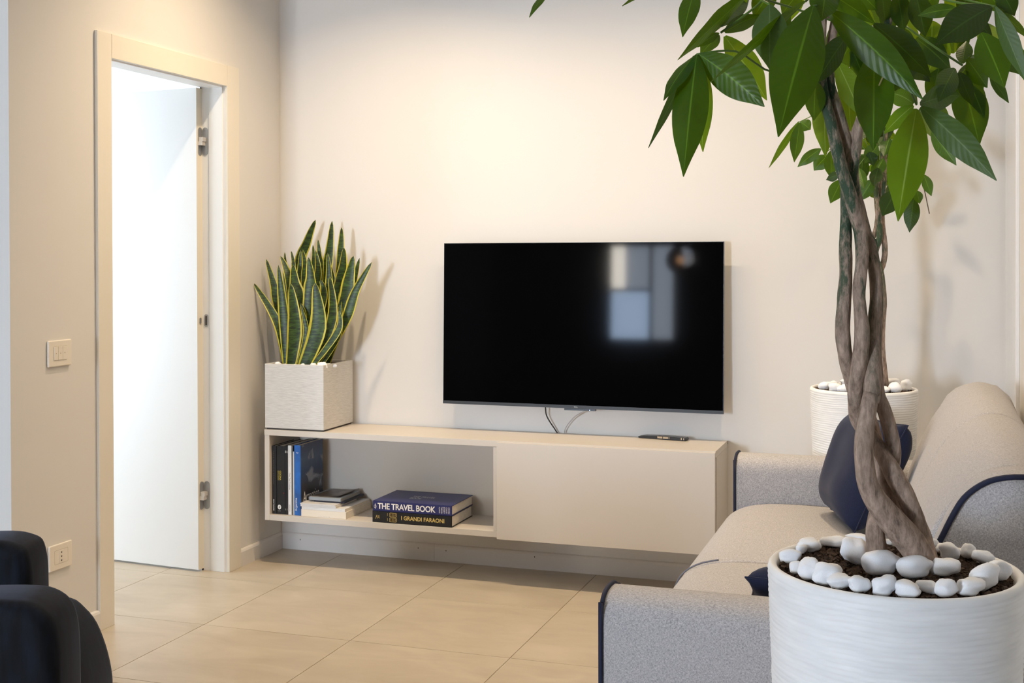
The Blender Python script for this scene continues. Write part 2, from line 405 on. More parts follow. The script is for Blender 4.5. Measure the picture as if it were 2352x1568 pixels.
def text(name, body, mat, parent, origin, xdir, ydir, width=None, height=None, ex=0.0003, align='LEFT', bold=0.0, spacing=1.0):
    """lettering as flat mesh; origin = lower-left corner, xdir along the line, ydir up the letters"""
    cu = bpy.data.curves.new('lettering_source', 'FONT'); cu.body = body; cu.extrude = 0.0
    cu.offset = bold; cu.resolution_u = 3; cu.space_character = spacing; cu.space_line = 0.85
    tmp = bpy.data.objects.new('lettering_source', cu); COL.objects.link(tmp)
    dg = bpy.context.evaluated_depsgraph_get()
    me = bpy.data.meshes.new_from_object(tmp.evaluated_get(dg))
    bpy.data.objects.remove(tmp); bpy.data.curves.remove(cu)
    xs = [v.co.x for v in me.vertices]; ys = [v.co.y for v in me.vertices]
    x0, x1, y0, y1 = min(xs), max(xs), min(ys), max(ys)
    sx = width / (x1 - x0) if width else height / (y1 - y0)
    sy = height / (y1 - y0) if height else sx
    X = Vector(xdir).normalized(); Y = Vector(ydir).normalized(); N = X.cross(Y); O = Vector(origin)
    for v in me.vertices:
        v.co = O + X * ((v.co.x - x0) * sx) + Y * ((v.co.y - y0) * sy) + N * ex
    me.materials.clear(); me.materials.append(mat); me.name = name
    return link(bpy.data.objects.new(name, me), parent)

# ------------------------------------------------------------------ room shell
RX = 3.164; CZ = 2.96; LY = -1.781; WX = -1.6; EY = -8.0
floor = struct(box('floor', -3.4, RX + .1, EY - .1, 1.5, -0.12, -0.003, M_grout))
# stoneware tiles, each a piece of the floor
TX, TY, TS, TSY = 0.3285, -0.574, 0.60, 0.582
rooms = [(0.0, RX, EY, 0.0), (WX, 0.0, EY, LY), (-3.2, 0.0, -1.66, 0.0), (-3.2, -0.12, 0.0, 1.4)]
_tile_mesh = None
def add_tile(x0, x1, y0, y1):
    global _tile_mesh
    full = abs(x1 - x0 - TS) < 1e-4 and abs(y1 - y0 - TSY) < 1e-4
    g = 0.0012
    if full and _tile_mesh:
        o = bpy.data.objects.new('tile', _tile_mesh)
    else:
        bm = bmesh.new(); bm_box(bm, -(x1 - x0) / 2 + g, (x1 - x0) / 2 - g, -(y1 - y0) / 2 + g, (y1 - y0) / 2 - g, -0.008, 0.0, 0.0006, 1)
        me = bpy.data.meshes.new('tile'); bm.to_mesh(me); bm.free(); me.materials.append(M_tile)
        if full: _tile_mesh = me
        o = bpy.data.objects.new('tile', me)
    o.location = ((x0 + x1) / 2, (y0 + y1) / 2, 0)
    COL.objects.link(o); o.parent = floor
def rect_tiles(rx0, rx1, ry0, ry1):
    i0 = math.floor((rx0 - TX) / TS); i1 = math.ceil((rx1 - TX) / TS)
    j0 = math.floor((ry0 - TY) / TSY); j1 = math.ceil((ry1 - TY) / TSY)
    for i in range(i0, i1):
        for j in range(j0, j1):
            a, b_ = max(rx0, TX + i * TS), min(rx1, TX + (i + 1) * TS)
            c, d_ = max(ry0, TY + j * TSY), min(ry1, TY + (j + 1) * TSY)
            if b_ - a > 0.01 and d_ - c > 0.01: add_tile(a, b_, c, d_)
rect_tiles(-3.2, RX, LY, 0.0)
rect_tiles(WX, RX, EY, LY)

struct(box('wall_back', -0.12, RX + .12, 0.0, 0.12, 0, CZ, M_wall))
wl = struct(boxes('wall_left', [(-0.12, 0, LY, -1.2754, 0, CZ), (-0.12, 0, -0.4564, 0, 0, CZ), (-0.12, 0, -1.2754, -0.4564, 2.115, CZ)], M_wall))
struct(box('wall_corridor', WX - .12, -0.12, LY, -1.66, 0, CZ, M_wall))
struct(box('wall_right', RX, RX + .12, -3.4, 0, 0, CZ, M_wall))
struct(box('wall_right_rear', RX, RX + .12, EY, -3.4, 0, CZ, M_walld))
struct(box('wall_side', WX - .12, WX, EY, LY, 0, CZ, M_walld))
WX0, WX1, WZ0, WZ1 = -0.43, 0.33, 0.84, 1.91
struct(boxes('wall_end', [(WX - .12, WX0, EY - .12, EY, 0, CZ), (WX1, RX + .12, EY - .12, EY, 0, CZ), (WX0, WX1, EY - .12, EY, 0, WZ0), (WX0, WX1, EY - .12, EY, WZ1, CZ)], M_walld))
struct(box('ceiling', -3.4, RX + .12, EY - .12, 1.52, CZ, CZ + .1, M_ceil))
# the room beyond the door
struct(box('wall_room_far', -3.32, -3.2, -1.78, 1.52, 0, CZ, M_white))
struct(box('wall_room_back', -3.2, -0.12, 1.4, 1.52, 0, CZ, M_white))
struct(box('wall_room_side', -0.12, 0.0, 0.12, 1.52, 0, CZ, M_white))
struct(boxes('wall_room_front', [(-3.2, -3.0, -1.78, -1.66, 0, CZ), (-1.80, WX - .12, -1.78, -1.66, 0, CZ), (-3.0, -1.80, -1.78, -1.66, 0, 0.5), (-3.0, -1.80, -1.78, -1.66, 2.3, CZ)], M_white))
def window(name, x0, x1, z0, z1, y, panes, label):
    w = empty(name, ((x0 + x1) / 2, y, z0)); struct(w); w['label'] = label
    t = 0.035
    for a in ((x0, x1, z0, z0 + t), (x0, x1, z1 - t, z1), (x0, x0 + t, z0 + t, z1 - t), (x1 - t, x1, z0 + t, z1 - t)):
        box('window_frame', a[0], a[1], y - .06, y, a[2], a[3], M_white, w)
    for (a, b_, c, d_, m) in panes:
        box('pane', a, b_, y - .055, y - .045, c, d_, m, w)
    return w
window('window_1', -3.0, -1.80, 0.5, 2.3, -1.66, [(-2.965, -1.835, 0.535, 2.265, M_skyroom)], 'bright daylit window of the room beyond the open door')
w2 = window('window_2', WX0, WX1, WZ0, WZ1, EY, [(-0.385, 0.03, WZ0 + .035, 1.385, M_sky1), (0.075, WX1 - .035, WZ0 + .035, WZ1 - .035, M_wallglow), (-0.385, -0.24, 1.42, WZ1 - .035, M_sky3), (-0.235, 0.03, 1.42, WZ1 - .035, M_wallglow)], 'daylit window on the far side of the room with glowing panes standing in for the lit wall around it')
box('mullion', 0.035, 0.07, EY - .058, EY, WZ0 + .035, WZ1 - .035, M_white, w2)
box('transom', -0.385, 0.03, EY - .058, EY, 1.387, 1.418, M_white, w2)

# baseboards
def baseboard(name, a0, a1, axis, parent=None):
    h, t = 0.076, 0.013
    prof = [(0, 0), (t, 0), (t, h - .012), (t * .75, h - .004), (t * .4, h), (0, h)]
    if axis == 'y':
        o = prism(name, [(p[0], a0, p[1]) for p in prof], (0, a1 - a0, 0), M_base, parent)
    elif axis == 'x':
        o = prism(name, [(a0, -p[0], p[1]) for p in prof], (a1 - a0, 0, 0), M_base, parent)
    elif axis == 'r':
        o = prism(name, [(RX - p[0], a0, p[1]) for p in prof], (0, a1 - a0, 0), M_base, parent)
    else:
        o = prism(name, [(a0, LY - p[0], p[1]) for p in prof], (a1 - a0, 0, 0), M_base, parent)
    return o
bl = struct(baseboard('baseboard_left', -0.3775, -0.0135, 'y')); baseboard('board', LY, -1.3427, 'y', bl)
bb = struct(baseboard('baseboard_back', 0.0, 0.7788, 'x'))
baseboard('board', 0.7800, RX, 'x', bb)
struct(baseboard('baseboard_right', EY, -0.0135, 'r'))
struct(baseboard('baseboard_corridor', WX, 0.0, 'c'))
for xx, zz in ((0.105, .045), (0.70, .05), (0.835, .048), (1.25, .052)):
    box('nail_hole', xx, xx + .003, -.0136, -.0129, zz, zz + .006, M_dark, bb)

# glossy panel strip on the right wall at the corner
tr1 = struct(box('trim_1', RX - 0.012, RX, -0.62, -0.02, 0.08, 2.3, simple('gloss_white', (0.80, 0.80, 0.80), 0.12, 0.5, bump=0.3, bscale=8, stretch=(40, 40, 1)), bev=0.002))

# ------------------------------------------------------------------ door
door = empty('door_1', (-0.06, -0.866, 0)); struct(door); door['label'] = 'cream framed doorway with a white door swung open into the next room'
cx = 0.0135
box('casing', 0, cx, -1.3427, -1.2604, 0, 2.1896, M_trim, door, .0012)
box('casing', 0, cx, -0.4714, -0.3775, 0, 2.1896, M_trim, door, .0012)
box('casing', 0, cx, -1.2592, -0.4726, 2.100, 2.1892, M_trim, door, .0012)
box('jamb', -0.122, 0.0, -1.2754, -1.2614, 0, 2.115, M_white, door)
box('jamb', -0.122, 0.0, -0.4704, -0.4564, 0, 2.115, M_white, door)
box('jamb', -0.122, 0.0, -1.2614, -0.4704, 2.101, 2.115, M_white, door)
box('door_stop', -0.078, -0.010, -0.476, -0.4704, 0, 2.101, M_white, door, .001)
box('door_stop', -0.078, -0.010, -1.2614, -1.256, 0, 2.101, M_white, door, .001)
box('door_stop', -0.078, -0.010, -1.256, -0.476, 2.0955, 2.101, M_white, door, .001)
box('shade_strip', -0.1222, -0.1165, -0.4760, -0.4702, 0, 2.10, M_dark, door)  # dark strip painting the shade in the slit between leaf and jamb
# leaf, hinged on the far edge and swung about 95 degrees
ang = math.radians(4.9)
ux = Vector((-math.cos(ang), math.sin(ang), 0)); uy = Vector((math.sin(ang), math.cos(ang), 0))
HP = Vector((-0.119, -0.508, 0))
def leafpt(a, b_, z): return HP + ux * a + uy * b_ + Vector((0, 0, z))
poly = [leafpt(0, 0, .009), leafpt(.79, 0, .009), leafpt(.79, .04, .009), leafpt(0, .04, .009)]
leaf = prism('leaf', poly, (0, 0, 2.086), M_white, door)
leaf_edge = mk('warm_lit_edge', [leafpt(-.0006, 0, .009), leafpt(-.0006, .0395, .009), leafpt(-.0006, .0395, 2.095), leafpt(-.0006, 0, 2.095)], [(0, 1, 2, 3)], M_trim, leaf)  # cream tint paints the warm light falling on the white leaf's edge
def stadium(name, c, u, h, w, n, mat, parent, th=0.003):
    u = Vector(u); n = Vector(n); zz = Vector((0, 0, 1)); pts = []
    for k in range(9):
        a = math.pi * k / 8; pts.append(c + u * (math.cos(a) * w / 2) + zz * (h / 2 - w / 2 + math.sin(a) * w / 2))
    for k in range(9):
        a = math.pi + math.pi * k / 8; pts.append(c + u * (math.cos(a) * w / 2) + zz * (-h / 2 + w / 2 + math.sin(a) * w / 2))
    return prism(name, pts, n * th, mat, parent)
for zc in (1.865, 0.328):
    stadium('hinge', leafpt(-.0008, .0225, zc), uy, .122, .026, -ux, M_hinge, leaf, .002)
    stadium('hinge', Vector((-0.0985, -0.4706, zc)), (1, 0, 0), .122, .026, (0, -1, 0), M_hinge, door, .002)
    c = leafpt(-.004, .022, zc)
    box('hinge_arm', c.x - .002, -0.094, -0.4965, -0.4725, zc - .001, zc + .017, M_hinge2, door, .001)
    box('hinge_arm', c.x - .004, -0.097, -0.4995, -0.4725, zc - .018, zc - .001, M_hinge2, door, .001)
stadium('latch', leafpt(-.0008, .019, 1.088), uy, .026, .011, -ux, M_hinge, leaf, .003)
stadium('strike_plate', Vector((-0.0975, -0.4706, 1.088)), (1, 0, 0), .055, .020, (0, -1, 0), M_hinge, door, .0015)
stadium('strike_slot', Vector((-0.0975, -0.4722, 1.088)), (1, 0, 0), .042, .008, (0, -1, 0), M_dark, door, .0004)
for zc in (0.10, 1.05, 1.98): box('nail_hole', -0.081, -0.079, -0.4712, -0.4702, zc, zc + .006, M_dark, door)

# ------------------------------------------------------------------ ceiling downlights (light of the television wall)
def downlight(x, y, power, lab):
    t = empty('ceiling_downlight', (x, y, CZ)); tag(t, lab, 'ceiling light', 'downlights in front of the television wall')
    vs, fs = [], []
    n = 24
    for r, z in ((0.055, CZ), (0.055, CZ - .006), (0.042, CZ - .008), (0.038, CZ - .002)):
        for k in range(n): vs.append((x + r * math.cos(2 * math.pi * k / n), y + r * math.sin(2 * math.pi * k / n), z))
    for j in range(3):
        for k in range(n): fs.append((j * n + k, j * n + (k + 1) % n, (j + 1) * n + (k + 1) % n, (j + 1) * n + k))
    mk('trim_ring', vs, fs, M_white, t, True)
    ld = bpy.data.lights.new('downlight_lamp', 'AREA'); ld.shape = 'DISK'; ld.size = 0.06; ld.energy = power; ld.color = SPOT_COLOR
    ld.spread = math.radians(128)
    lo = bpy.data.objects.new('downlight_lamp', ld); lo.location = (x, y, CZ - .010); COL.objects.link(lo); lo.parent = t
    lo.matrix_parent_inverse = t.matrix_basis.inverted()
for i, (x, nm) in enumerate(((0.66, 'nearest the door'), (1.20, 'left of the television middle'), (1.64, 'right of the television middle'), (2.36, 'nearest the right wall'))):
    downlight(x, -0.93, SPOT_POWER * (1.62, .64, .64, .95)[i], 'recessed round ceiling downlight ' + nm)

downlight(2.62, -2.05, SPOT_POWER * .75, 'recessed round ceiling downlight above the middle of the sofa')

# ------------------------------------------------------------------ media cabinet
CL, CR, CM, CD, C0, C1 = 0.0897, 2.0887, 1.1855, -0.304, 0.1985, 0.6003
cab = empty('media_cabinet', ((CL + CR) / 2, -0.15, C0)); tag(cab, 'long greige wall-hung media cabinet with an open niche and a flat door', 'cabinet')
cb_ = 0.0007
box('top_panel', CL, CR, -0.306, -0.012, 0.575, C1, M_cab, cab, cb_)
box('side_panel', CL, CL + .024, CD, -0.012, C0, 0.5745, M_cab, cab, cb_)
box('side_panel', CR - .020, CR, CD + .016, -0.012, C0, 0.5745, M_cab, cab, cb_)
box('bottom_panel', CL + .0243, CR - .0203, CD, -0.012, C0, 0.2235, M_cab, cab, cb_)
box('divider', CM - .020, CM, CD, -0.03, 0.2238, 0.5745, M_cab, cab, cb_)
box('back_panel', CL + .0243, CR - .0203, -0.028, -0.012, 0.2238, 0.5745, M_cab, cab)
box('door', CM + .0015, CR - .0005, -0.3225, -0.3065, C0 - .003, 0.5955, M_cab, cab, .0008)
box('wall_strip', CL, CR, -0.012, -0.0005, C1 - .014, C1 - .004, M_dark, cab)

# ------------------------------------------------------------------ television
TV0, TV1, TZ0, TZ1 = 0.8544, 2.0844, 0.7183, 1.4219
tv = empty('television', (1.47, -0.08, TZ0)); tag(tv, 'large flat black television mounted on the wall above the cabinet', 'television')
tl = math.atan2(0.0177, TZ1 - TZ0)
def tvp(x, y, z):        # y = distance out of the screen plane (towards the room), z measured along the panel
    return Vector((x, -0.0689 - 0.0177 * (TZ1 - z) / (TZ1 - TZ0) - y, z))
def tvbox(name, x0, x1, y0, y1, z0, z1, mat, parent=tv):
    vs = [tvp(x, y, z) for x in (x0, x1) for y in (y0, y1) for z in (z0, z1)]
    fs = [(0, 1, 3, 2), (4, 6, 7, 5), (0, 4, 5, 1), (2, 3, 7, 6), (0, 2, 6, 4), (1, 5, 7, 3)]
    o = mk(name, vs, fs, mat, parent)
    return o
tvbox('panel', TV0, TV1, -0.012, 0.0, TZ0, TZ1, M_blackpl)
tvbox('screen', TV0 + .0025, TV1 - .0025, 0.0003, 0.0009, TZ0 + .0135, TZ1 - .002, M_screen)
bz = tvbox('lower_bezel', TV0, TV1, 0.0, 0.0015, TZ0, TZ0 + .0130, M_bezel)
text('lettering', 'TCL', M_silver, bz, tvp(1.452, .0017, TZ0 + .0035), (1, 0, 0), (0, 0, 1), width=.017, height=.0055)
tvbox('back_housing', TV0 + .03, TV1 - .012, -0.052, -0.012, TZ0 + .012, 1.318, M_blackpl)
tvbox('back_housing', TV0 + .25, TV1 - .25, -0.066, -0.052, TZ0 + .25, 1.20, M_blackpl)
rb = tvbox('receiver_box', 1.409, 1.545, -0.018, 0.0, TZ0 - .0085, TZ0 - .0005, M_blackpl)
tvbox('status_light', 1.5195, 1.5225, 0.0003, 0.0008, TZ0 - .0065, TZ0 - .0035, M_led, rb)
c1 = tube('power_cable', [(1.312, -.05, .74), (1.3115, -.04, .706), (1.3115, -.03, .680), (1.3225, -.026, .655), (1.342, -.022, .625), (1.357, -.016, .6010)], .0030, M_blackpl, None, 8)
tag(c1, 'black power cable hanging from the television down to the cabinet top', 'cable')
c2 = tube('signal_cable', [(1.505, -.05, .712), (1.480, -.035, .700), (1.440, -.028, .676), (1.410, -.024, .645), (1.393, -.020, .618), (1.389, -.016, .6012)], .0022, M_grey_cable, None, 8)
tag(c2, 'thin grey cable curving from under the television to the cabinet top', 'cable')

# remote control
rem = empty('remote_control', (1.83, -0.05, C1)); tag(rem, 'black remote control with shiny metal bands lying on the cabinet top', 'remote control')
ra = math.radians(-9.5); rc = Vector((1.832, -0.052, C1))
rx = Vector((math.cos(ra), math.sin(ra), 0)); ry = Vector((-math.sin(ra), math.cos(ra), 0))
def rpt(a, b_, z): return rc + rx * a + ry * b_ + Vector((0, 0, z + .0004))
prof = [(-.110, .003), (-.104, 0), (.090, 0), (.100, .002), (.104, .008), (.098, .013), (.0, .0135), (-.085, .011), (-.108, .007)]
prism('body', [rpt(a, -.020, z) for a, z in prof], ry * .040, M_blackpl, rem, .002, 2)
for a0, a1, z1 in ((-.022, .000, .0150), (.003, .026, .0148), (.0285, .031, .0148), (.081, .086, .0152), (.092, .0955, .0148)):
    prism('metal_band', [rpt(a0, -.0212, .005), rpt(a1, -.0212, .005), rpt(a1, -.0212, z1 - .002), rpt(a1, -.019, z1), rpt(a0, -.019, z1), rpt(a0, -.0212, z1 - .002)][:6], ry * .0012, M_chrome, rem)

# ------------------------------------------------------------------ switch and socket on the left wall
def plate(name, label, cat, y0, y1, z0, z1):
    t = empty(name, (0, (y0 + y1) / 2, z0)); tag(t, label, cat)
    box('cover_plate', 0.0003, 0.009, y0, y1, z0, z1, M_plate, t, .003, 2)
    return t
def framelines(t, ya, yb, za, zb):
    for a in ((ya, yb, za - .0008, za), (ya, yb, zb, zb + .0008), (ya - .0008, ya, za, zb), (yb, yb + .0008, za, zb)):
        box('groove', .0088, .0092, a[0], a[1], a[2], a[3], M_gr, t)
M_gr = simple('groove_tan', (0.42, 0.36, 0.27), 0.7)
sw = plate('light_switch', 'cream three-rocker light switch plate on the wall left of the door', 'light switch', -1.606, -1.487, .984, 1.075)
for k in range(3):
    y0 = -1.5800 + k * .0225
    r_ = box('rocker', .0085, .0108, y0, y0 + .0217, 1.0065, 1.0525, M_plate, sw, .0006, 1)
    box('marker', .0107, .0110, y0 + .009, y0 + .0127, 1.028, 1.0315, M_gr, r_)
framelines(sw, -1.5806, -1.5127, 1.006, 1.053)
so = plate('wall_socket', 'cream socket plate with three round holes low on the wall beside the armchair', 'socket', -1.607, -1.490, .277, .366)
framelines(so, -1.581, -1.513, .298, .345)
so_m = box('socket_insert', .0085, .0104, -1.5585, -1.5365, .299, .344, M_plate, so, .0005, 1)
for zc in (.3075, .3215, .3355):
    pts = [(0.0104, -1.5475 + .0027 * math.cos(2 * math.pi * k / 12), zc + .0030 * math.sin(2 * math.pi * k / 12)) for k in range(12)]
    prism('socket_hole', pts, (0.0004, 0, 0), M_dark, so_m)

# ------------------------------------------------------------------ books
SHZ = 0.2237
def upright(label, x0, x1, y1, z1, cover, spine=None, y0=-.284, group='upright books in the cabinet niche', pages=M_pagev, side=None):
    t = empty('book', ((x0 + x1) / 2, y0, SHZ)); tag(t, label, 'book', group)
    th = min(.0025, (x1 - x0) * .18)
    zb = SHZ + .0003
    sp = box('spine', x0, x1, y0, y0 + th, zb, z1, spine or cover, t, min(.0012, (x1 - x0) * .1))
    box('cover', x0, x0 + th, y0 + th, y1, zb, z1, cover, t)
    s2 = box('cover', x1 - th, x1, y0 + th, y1, zb, z1, side or cover, t)
    box('pages', x0 + th, x1 - th, y0 + th, y1 - .003, zb + .003, z1 - .003, pages, t)
    return t, sp, s2
FX, FZ = (1, 0, 0), (0, 0, 1)
t, s, _ = upright('thick black book with faint grey spine lettering, leftmost in the cabinet niche', .1145, .1370, -.09, .526, M_bblack)
text('lettering', 'ARTE ANTICA STORIA', simple('faint_ink', (.07, .065, .06), .6), s, (.120, -.2843, .505), (0, 0, -1), FX, width=.15, height=.0060)
text('lettering', 'EDITORE', M_whiteink, s, (.1205, -.2843, .288), (0, 0, -1), FX, width=.050, height=.0055)
t, s, _ = upright('black book with yellow spine title and white round emblem, second from the left', .1390, .1790, -.07, .527, M_bblack)
text('lettering', 'COCINA', M_yellow, s, (.1520, -.2843, .4165), (0, 0, -1), FX, width=.042, height=.0085, bold=.01)
text('lettering', 'RESTAURANTE', M_yellow, s, (.1440, -.2843, .4165), (0, 0, -1), FX, width=.042, height=.0045)
stad = [(.1515 + .0085 * math.cos(2 * math.pi * k / 20), -.2842, .2555 + .0105 * math.sin(2 * math.pi * k / 20)) for k in range(20)]
prism('emblem', stad, (0, -.0003, 0), M_whiteink, s)
for k in range(3): tube('emblem_line', [(.147 + k * .003, -.2847, .250), (.151 + k * .002, -.2847, .255), (.149 + k * .004, -.2847, .262)], .0006, M_blackink, s, 5, 3)
text('lettering', 'NORDICA', M_silver, s, (.1435, -.2843, .2370), FX, FZ, width=.015, height=.003)
text('lettering', 'V', M_redink, s, (.1705, -.2843, .315), FX, FZ, width=.005, height=.006)
t, s, _ = upright('thin black booklet with white marks at top and bottom, left of the white book', .1800, .1868, -.06, .529, M_bblack)
text('lettering', 'II', M_whiteink, s, (.1815, -.2843, .497), FX, FZ, width=.0035, height=.010); text('lettering', 'I', M_silver, s, (.1825, -.2843, .243), FX, FZ, width=.0012, height=.008)
t, s, _ = upright('thin black booklet pressed against the white book', .1872, .1940, -.06, .530, M_bblack)
text('lettering', 'II', M_whiteink, s, (.1887, -.2843, .497), FX, FZ, width=.0035, height=.010); text('lettering', 'I', M_silver, s, (.1897, -.2843, .243), FX, FZ, width=.0012, height=.008)
t, s, _ = upright('slim white book with black spine lettering in the cabinet niche', .1950, .2120, -.05, .531, M_bwhite)
text('lettering', 'One Top Cooking', M_blackink, s, (.2000, -.2843, .410), (0, 0, -1), FX, width=.074, height=.0068)
text('lettering', 'Grandi ricette', M_silver, s, (.2010, -.2843, .512), (0, 0, -1), FX, width=.075, height=.004)
text('lettering', 'EDIZIONI', M_blackink, s, (.2015, -.2843, .268), (0, 0, -1), FX, width=.028, height=.004)
t, s, _ = upright('thin dark grey book between the white and the blue book', .2130, .2200, -.05, .528, simple('dark_grey_cover', (.09, .085, .085), .5))
t, s, _ = upright('thin pale booklet, shorter than the blue travel guide beside it', .2205, .2250, -.07, .505, M_bpale)
t, s, s2 = upright('blue travel guide with mountain photo cover lettered Argentina', .2260, .2580, -.075, .5335, M_spineblue, side=M_photo)
text('lettering', 'Argentina', M_whiteink, s, (.2420, -.2843, .243), (0, 0, 1), (-1, 0, 0), width=.058, height=.0125)
text('lettering', 'lp', M_whiteink, s, (.2375, -.2843, .497), FX, FZ, width=.010, height=.007)
text('lettering', 'Argentina', M_whiteink, s2, (.2583, -.262, .262), (0, 1, 0), FZ, width=.150, height=.062)

def flat(name, label, x0, x1, y0, y1, z0, z1, cover, group, pages=M_page, rot=0.0, hard=False):
    t = empty(name, ((x0 + x1) / 2, (y0 + y1) / 2, z0)); tag(t, label, 'book' if name == 'book' else 'magazine', group)
    th = .0028 if hard else min(.0012, (z1 - z0) * .15)
    ov = .004 if hard else 0.0
    c, s_ = math.cos(rot), math.sin(rot); mx, my = (x0 + x1) / 2, y0
    objs = [box('spine', x0, x1, y0, y0 + th, z0, z1, cover, t, min(.0025 if hard else .0008, (z1 - z0) * .2), 3),
            box('cover', x0, x1, y0 + th, y1, z0, z0 + th, cover, t),
            box('cover', x0, x1, y0 + th, y1, z1 - th, z1, cover, t),
            box('pages', x0 + ov, x1 - ov, y0 + th, y1 - ov, z0 + th, z1 - th, pages, t)]
    if rot:
        for o in objs:
            for v in o.data.vertices:
                dx, dy = v.co.x - mx, v.co.y - my
                v.co.x = mx + dx * c - dy * s_; v.co.y = my + dx * s_ + dy * c
    return t, objs
G1 = 'magazines stacked beside the travel guide'
z = SHZ + .0003
t, o_ = flat('book', 'thick cream paperback at the bottom of the magazine stack', .2625, .4805, -.290, -.040, z, z + .0300, M_bcream, G1)
text('lettering', 'ATLANTE', M_silver, o_[0], (.345, -.2903, z + .002), FX, FZ, width=.06, height=.004)
z += .0303
t, o_ = flat('book', 'pale cream paperback second from the bottom of the magazine stack', .2640, .4760, -.289, -.042, z, z + .0130, M_bwhite, G1)
text('lettering', 'GUIDA', M_silver, o_[0], (.444, -.2893, z + .006), FX, FZ, width=.016, height=.004)
z += .0133
t, o_ = flat('magazine', 'white and grey magazine in the middle of the magazine stack', .2600, .4330, -.291, -.085, z, z + .0090, M_bpale, G1)
text('lettering', 'la casa', M_silver, o_[0], (.355, -.2913, z + .003), FX, FZ, width=.05, height=.004)
z += .0093
t, o_ = flat('magazine', 'thin pale magazine with a grey title above the white and grey magazine', .2590, .4300, -.292, -.08, z, z + .0048, M_bpale, G1)
text('lettering', 'NEWS', M_bgrey, o_[2], (.345, -.283, z + .0048), FX, (0, 1, 0), width=.022, height=.014)
z += .0051
t, o_ = flat('magazine', 'thin black magazine sticking out to the right of the stack', .3000, .4520, -.245, -.045, z, z + .0068, M_bnavy, G1, pages=M_bnavy)
z += .0071
t, o_ = flat('magazine', 'blue grey magazine near the top of the stack', .2800, .4350, -.250, -.055, z, z + .0140, M_bgrey, G1, pages=simple('grey_pages', (.33, .33, .32), .8))
z += .0143
top_mag = empty('magazine', (.35, -.15, z)); tag(top_mag, 'magazine with brown photo cover and curling corner on top of the stack', 'magazine', G1)
n = 10
vs, fs = [], []
for lay in (0, 1):
    for i in range(n + 1):
        for j in range(n + 1):
            a, b_ = i / n, j / n
            x = .285 + .130 * a + .02 * b_; y = -.235 + .17 * b_
            lift = .020 * max(0, a - .45) ** 1.5 * (0.3 + b_)
            vs.append((x, y, z + .0002 + lift + (.0015 if lay else 0)))
def gi(l, i, j): return l * (n + 1) ** 2 + i * (n + 1) + j
for i in range(n):
    for j in range(n):
        fs.append((gi(1, i, j), gi(1, i + 1, j), gi(1, i + 1, j + 1), gi(1, i, j + 1))); fs.append((gi(0, i, j), gi(0, i, j + 1), gi(0, i + 1, j + 1), gi(0, i + 1, j)))
for i in range(n):
    fs += [(gi(0, i, 0), gi(0, i + 1, 0), gi(1, i + 1, 0), gi(1, i, 0)), (gi(0, i, n), gi(1, i, n), gi(1, i + 1, n), gi(0, i + 1, n)),
           (gi(0, 0, i), gi(1, 0, i), gi(1, 0, i + 1), gi(0, 0, i + 1)), (gi(0, n, i), gi(0, n, i + 1), gi(1, n, i + 1), gi(1, n, i))]
mk('cover', vs, fs, M_magphoto, top_mag, True)

G2 = 'large books lying flat in the niche'
z = SHZ + .0003
t, o_ = flat('book', 'large black book with gold spine title I GRANDI FARAONI', .6120, .9790, -.300, -.055, z, z + .049, M_bblack, G2, hard=True)
sp = o_[0]
text('lettering', 'I GRANDI FARAONI', M_gold, sp, (.747, -.3004, z + .0165), FX, FZ, width=.198, height=.0180, bold=.025)
text('lettering', 'FA', M_gold, sp, (.627, -.3004, z + .015), (1, 0, .1), (.25, 0, 1), width=.018, height=.016)
def rrect(cx, cz, w, h, r):
    pts = []
    for q, (sx, sz) in enumerate(((1, 1), (-1, 1), (-1, -1), (1, -1))):
        for k in range(5):
            a = q * math.pi / 2 + k / 4 * math.pi / 2
            pts.append((cx + sx * (w / 2 - r) + r * math.cos(a), cz + sz * (h / 2 - r) + r * math.sin(a)))
    return pts
for zc in (z + .0355, z + .0140):
    pts = rrect(.709, zc, .034, .0165, .005)
    pts3 = [(p[0], -.3006, p[1]) for p in pts] + [(pts[0][0], -.3006, pts[0][1])]
    tube('cartouche', pts3, .0008, M_gold, sp, 5, 1)
    for k in range(4):
        tube('glyph', [(.698 + k * .007, -.3006, zc - .005), (.700 + k * .0065, -.3006, zc), (.6975 + k * .0075, -.3006, zc + .0045)], .0009, M_gold, sp, 5, 2)
for zc in (z + .030, z + .009): tube('glyph', [(.683, -.3006, zc), (.683, -.3006, zc + .012)], .0007, M_gold, sp, 5, 2)
z += .0493
t, o_ = flat('book', 'large blue book with white spine title THE TRAVEL BOOK', .6150, .9800, -.302, -.052, z, z + .043, M_bblue, G2, hard=True)
sp = o_[0]
text('lettering', 'THE TRAVEL BOOK', M_whiteink, sp, (.638, -.3024, z + .0090), FX, FZ, width=.268, height=.0265, bold=.022, spacing=.95)
for k, tx_ in enumerate(('A JOURNEY', 'THROUGH', 'EVERY', 'COUNTRY', 'IN THE WORLD')):
    text('lettering', tx_, M_whiteink, sp, (.9195 + k * .011, -.3024, z + .035), (0, 0, -1), FX, width=.027, height=.007)
tube('emblem', [(.6265, -.3026, z + .008), (.6265, -.3026, z + .031)], .0010, M_whiteink, sp, 5, 2)
tube('emblem', [(.6265 + .005 * math.cos(a * .5236), -.3026, z + .019 + .007 * math.sin(a * .5236)) for a in range(13)], .0006, M_whiteink, sp, 5, 2)
text('lettering', 'THE TRAVEL\nBOOK', M_silver, o_[2], (.745, -.215, z + .0432), FX, (0, 1, 0), width=.105, height=.060)

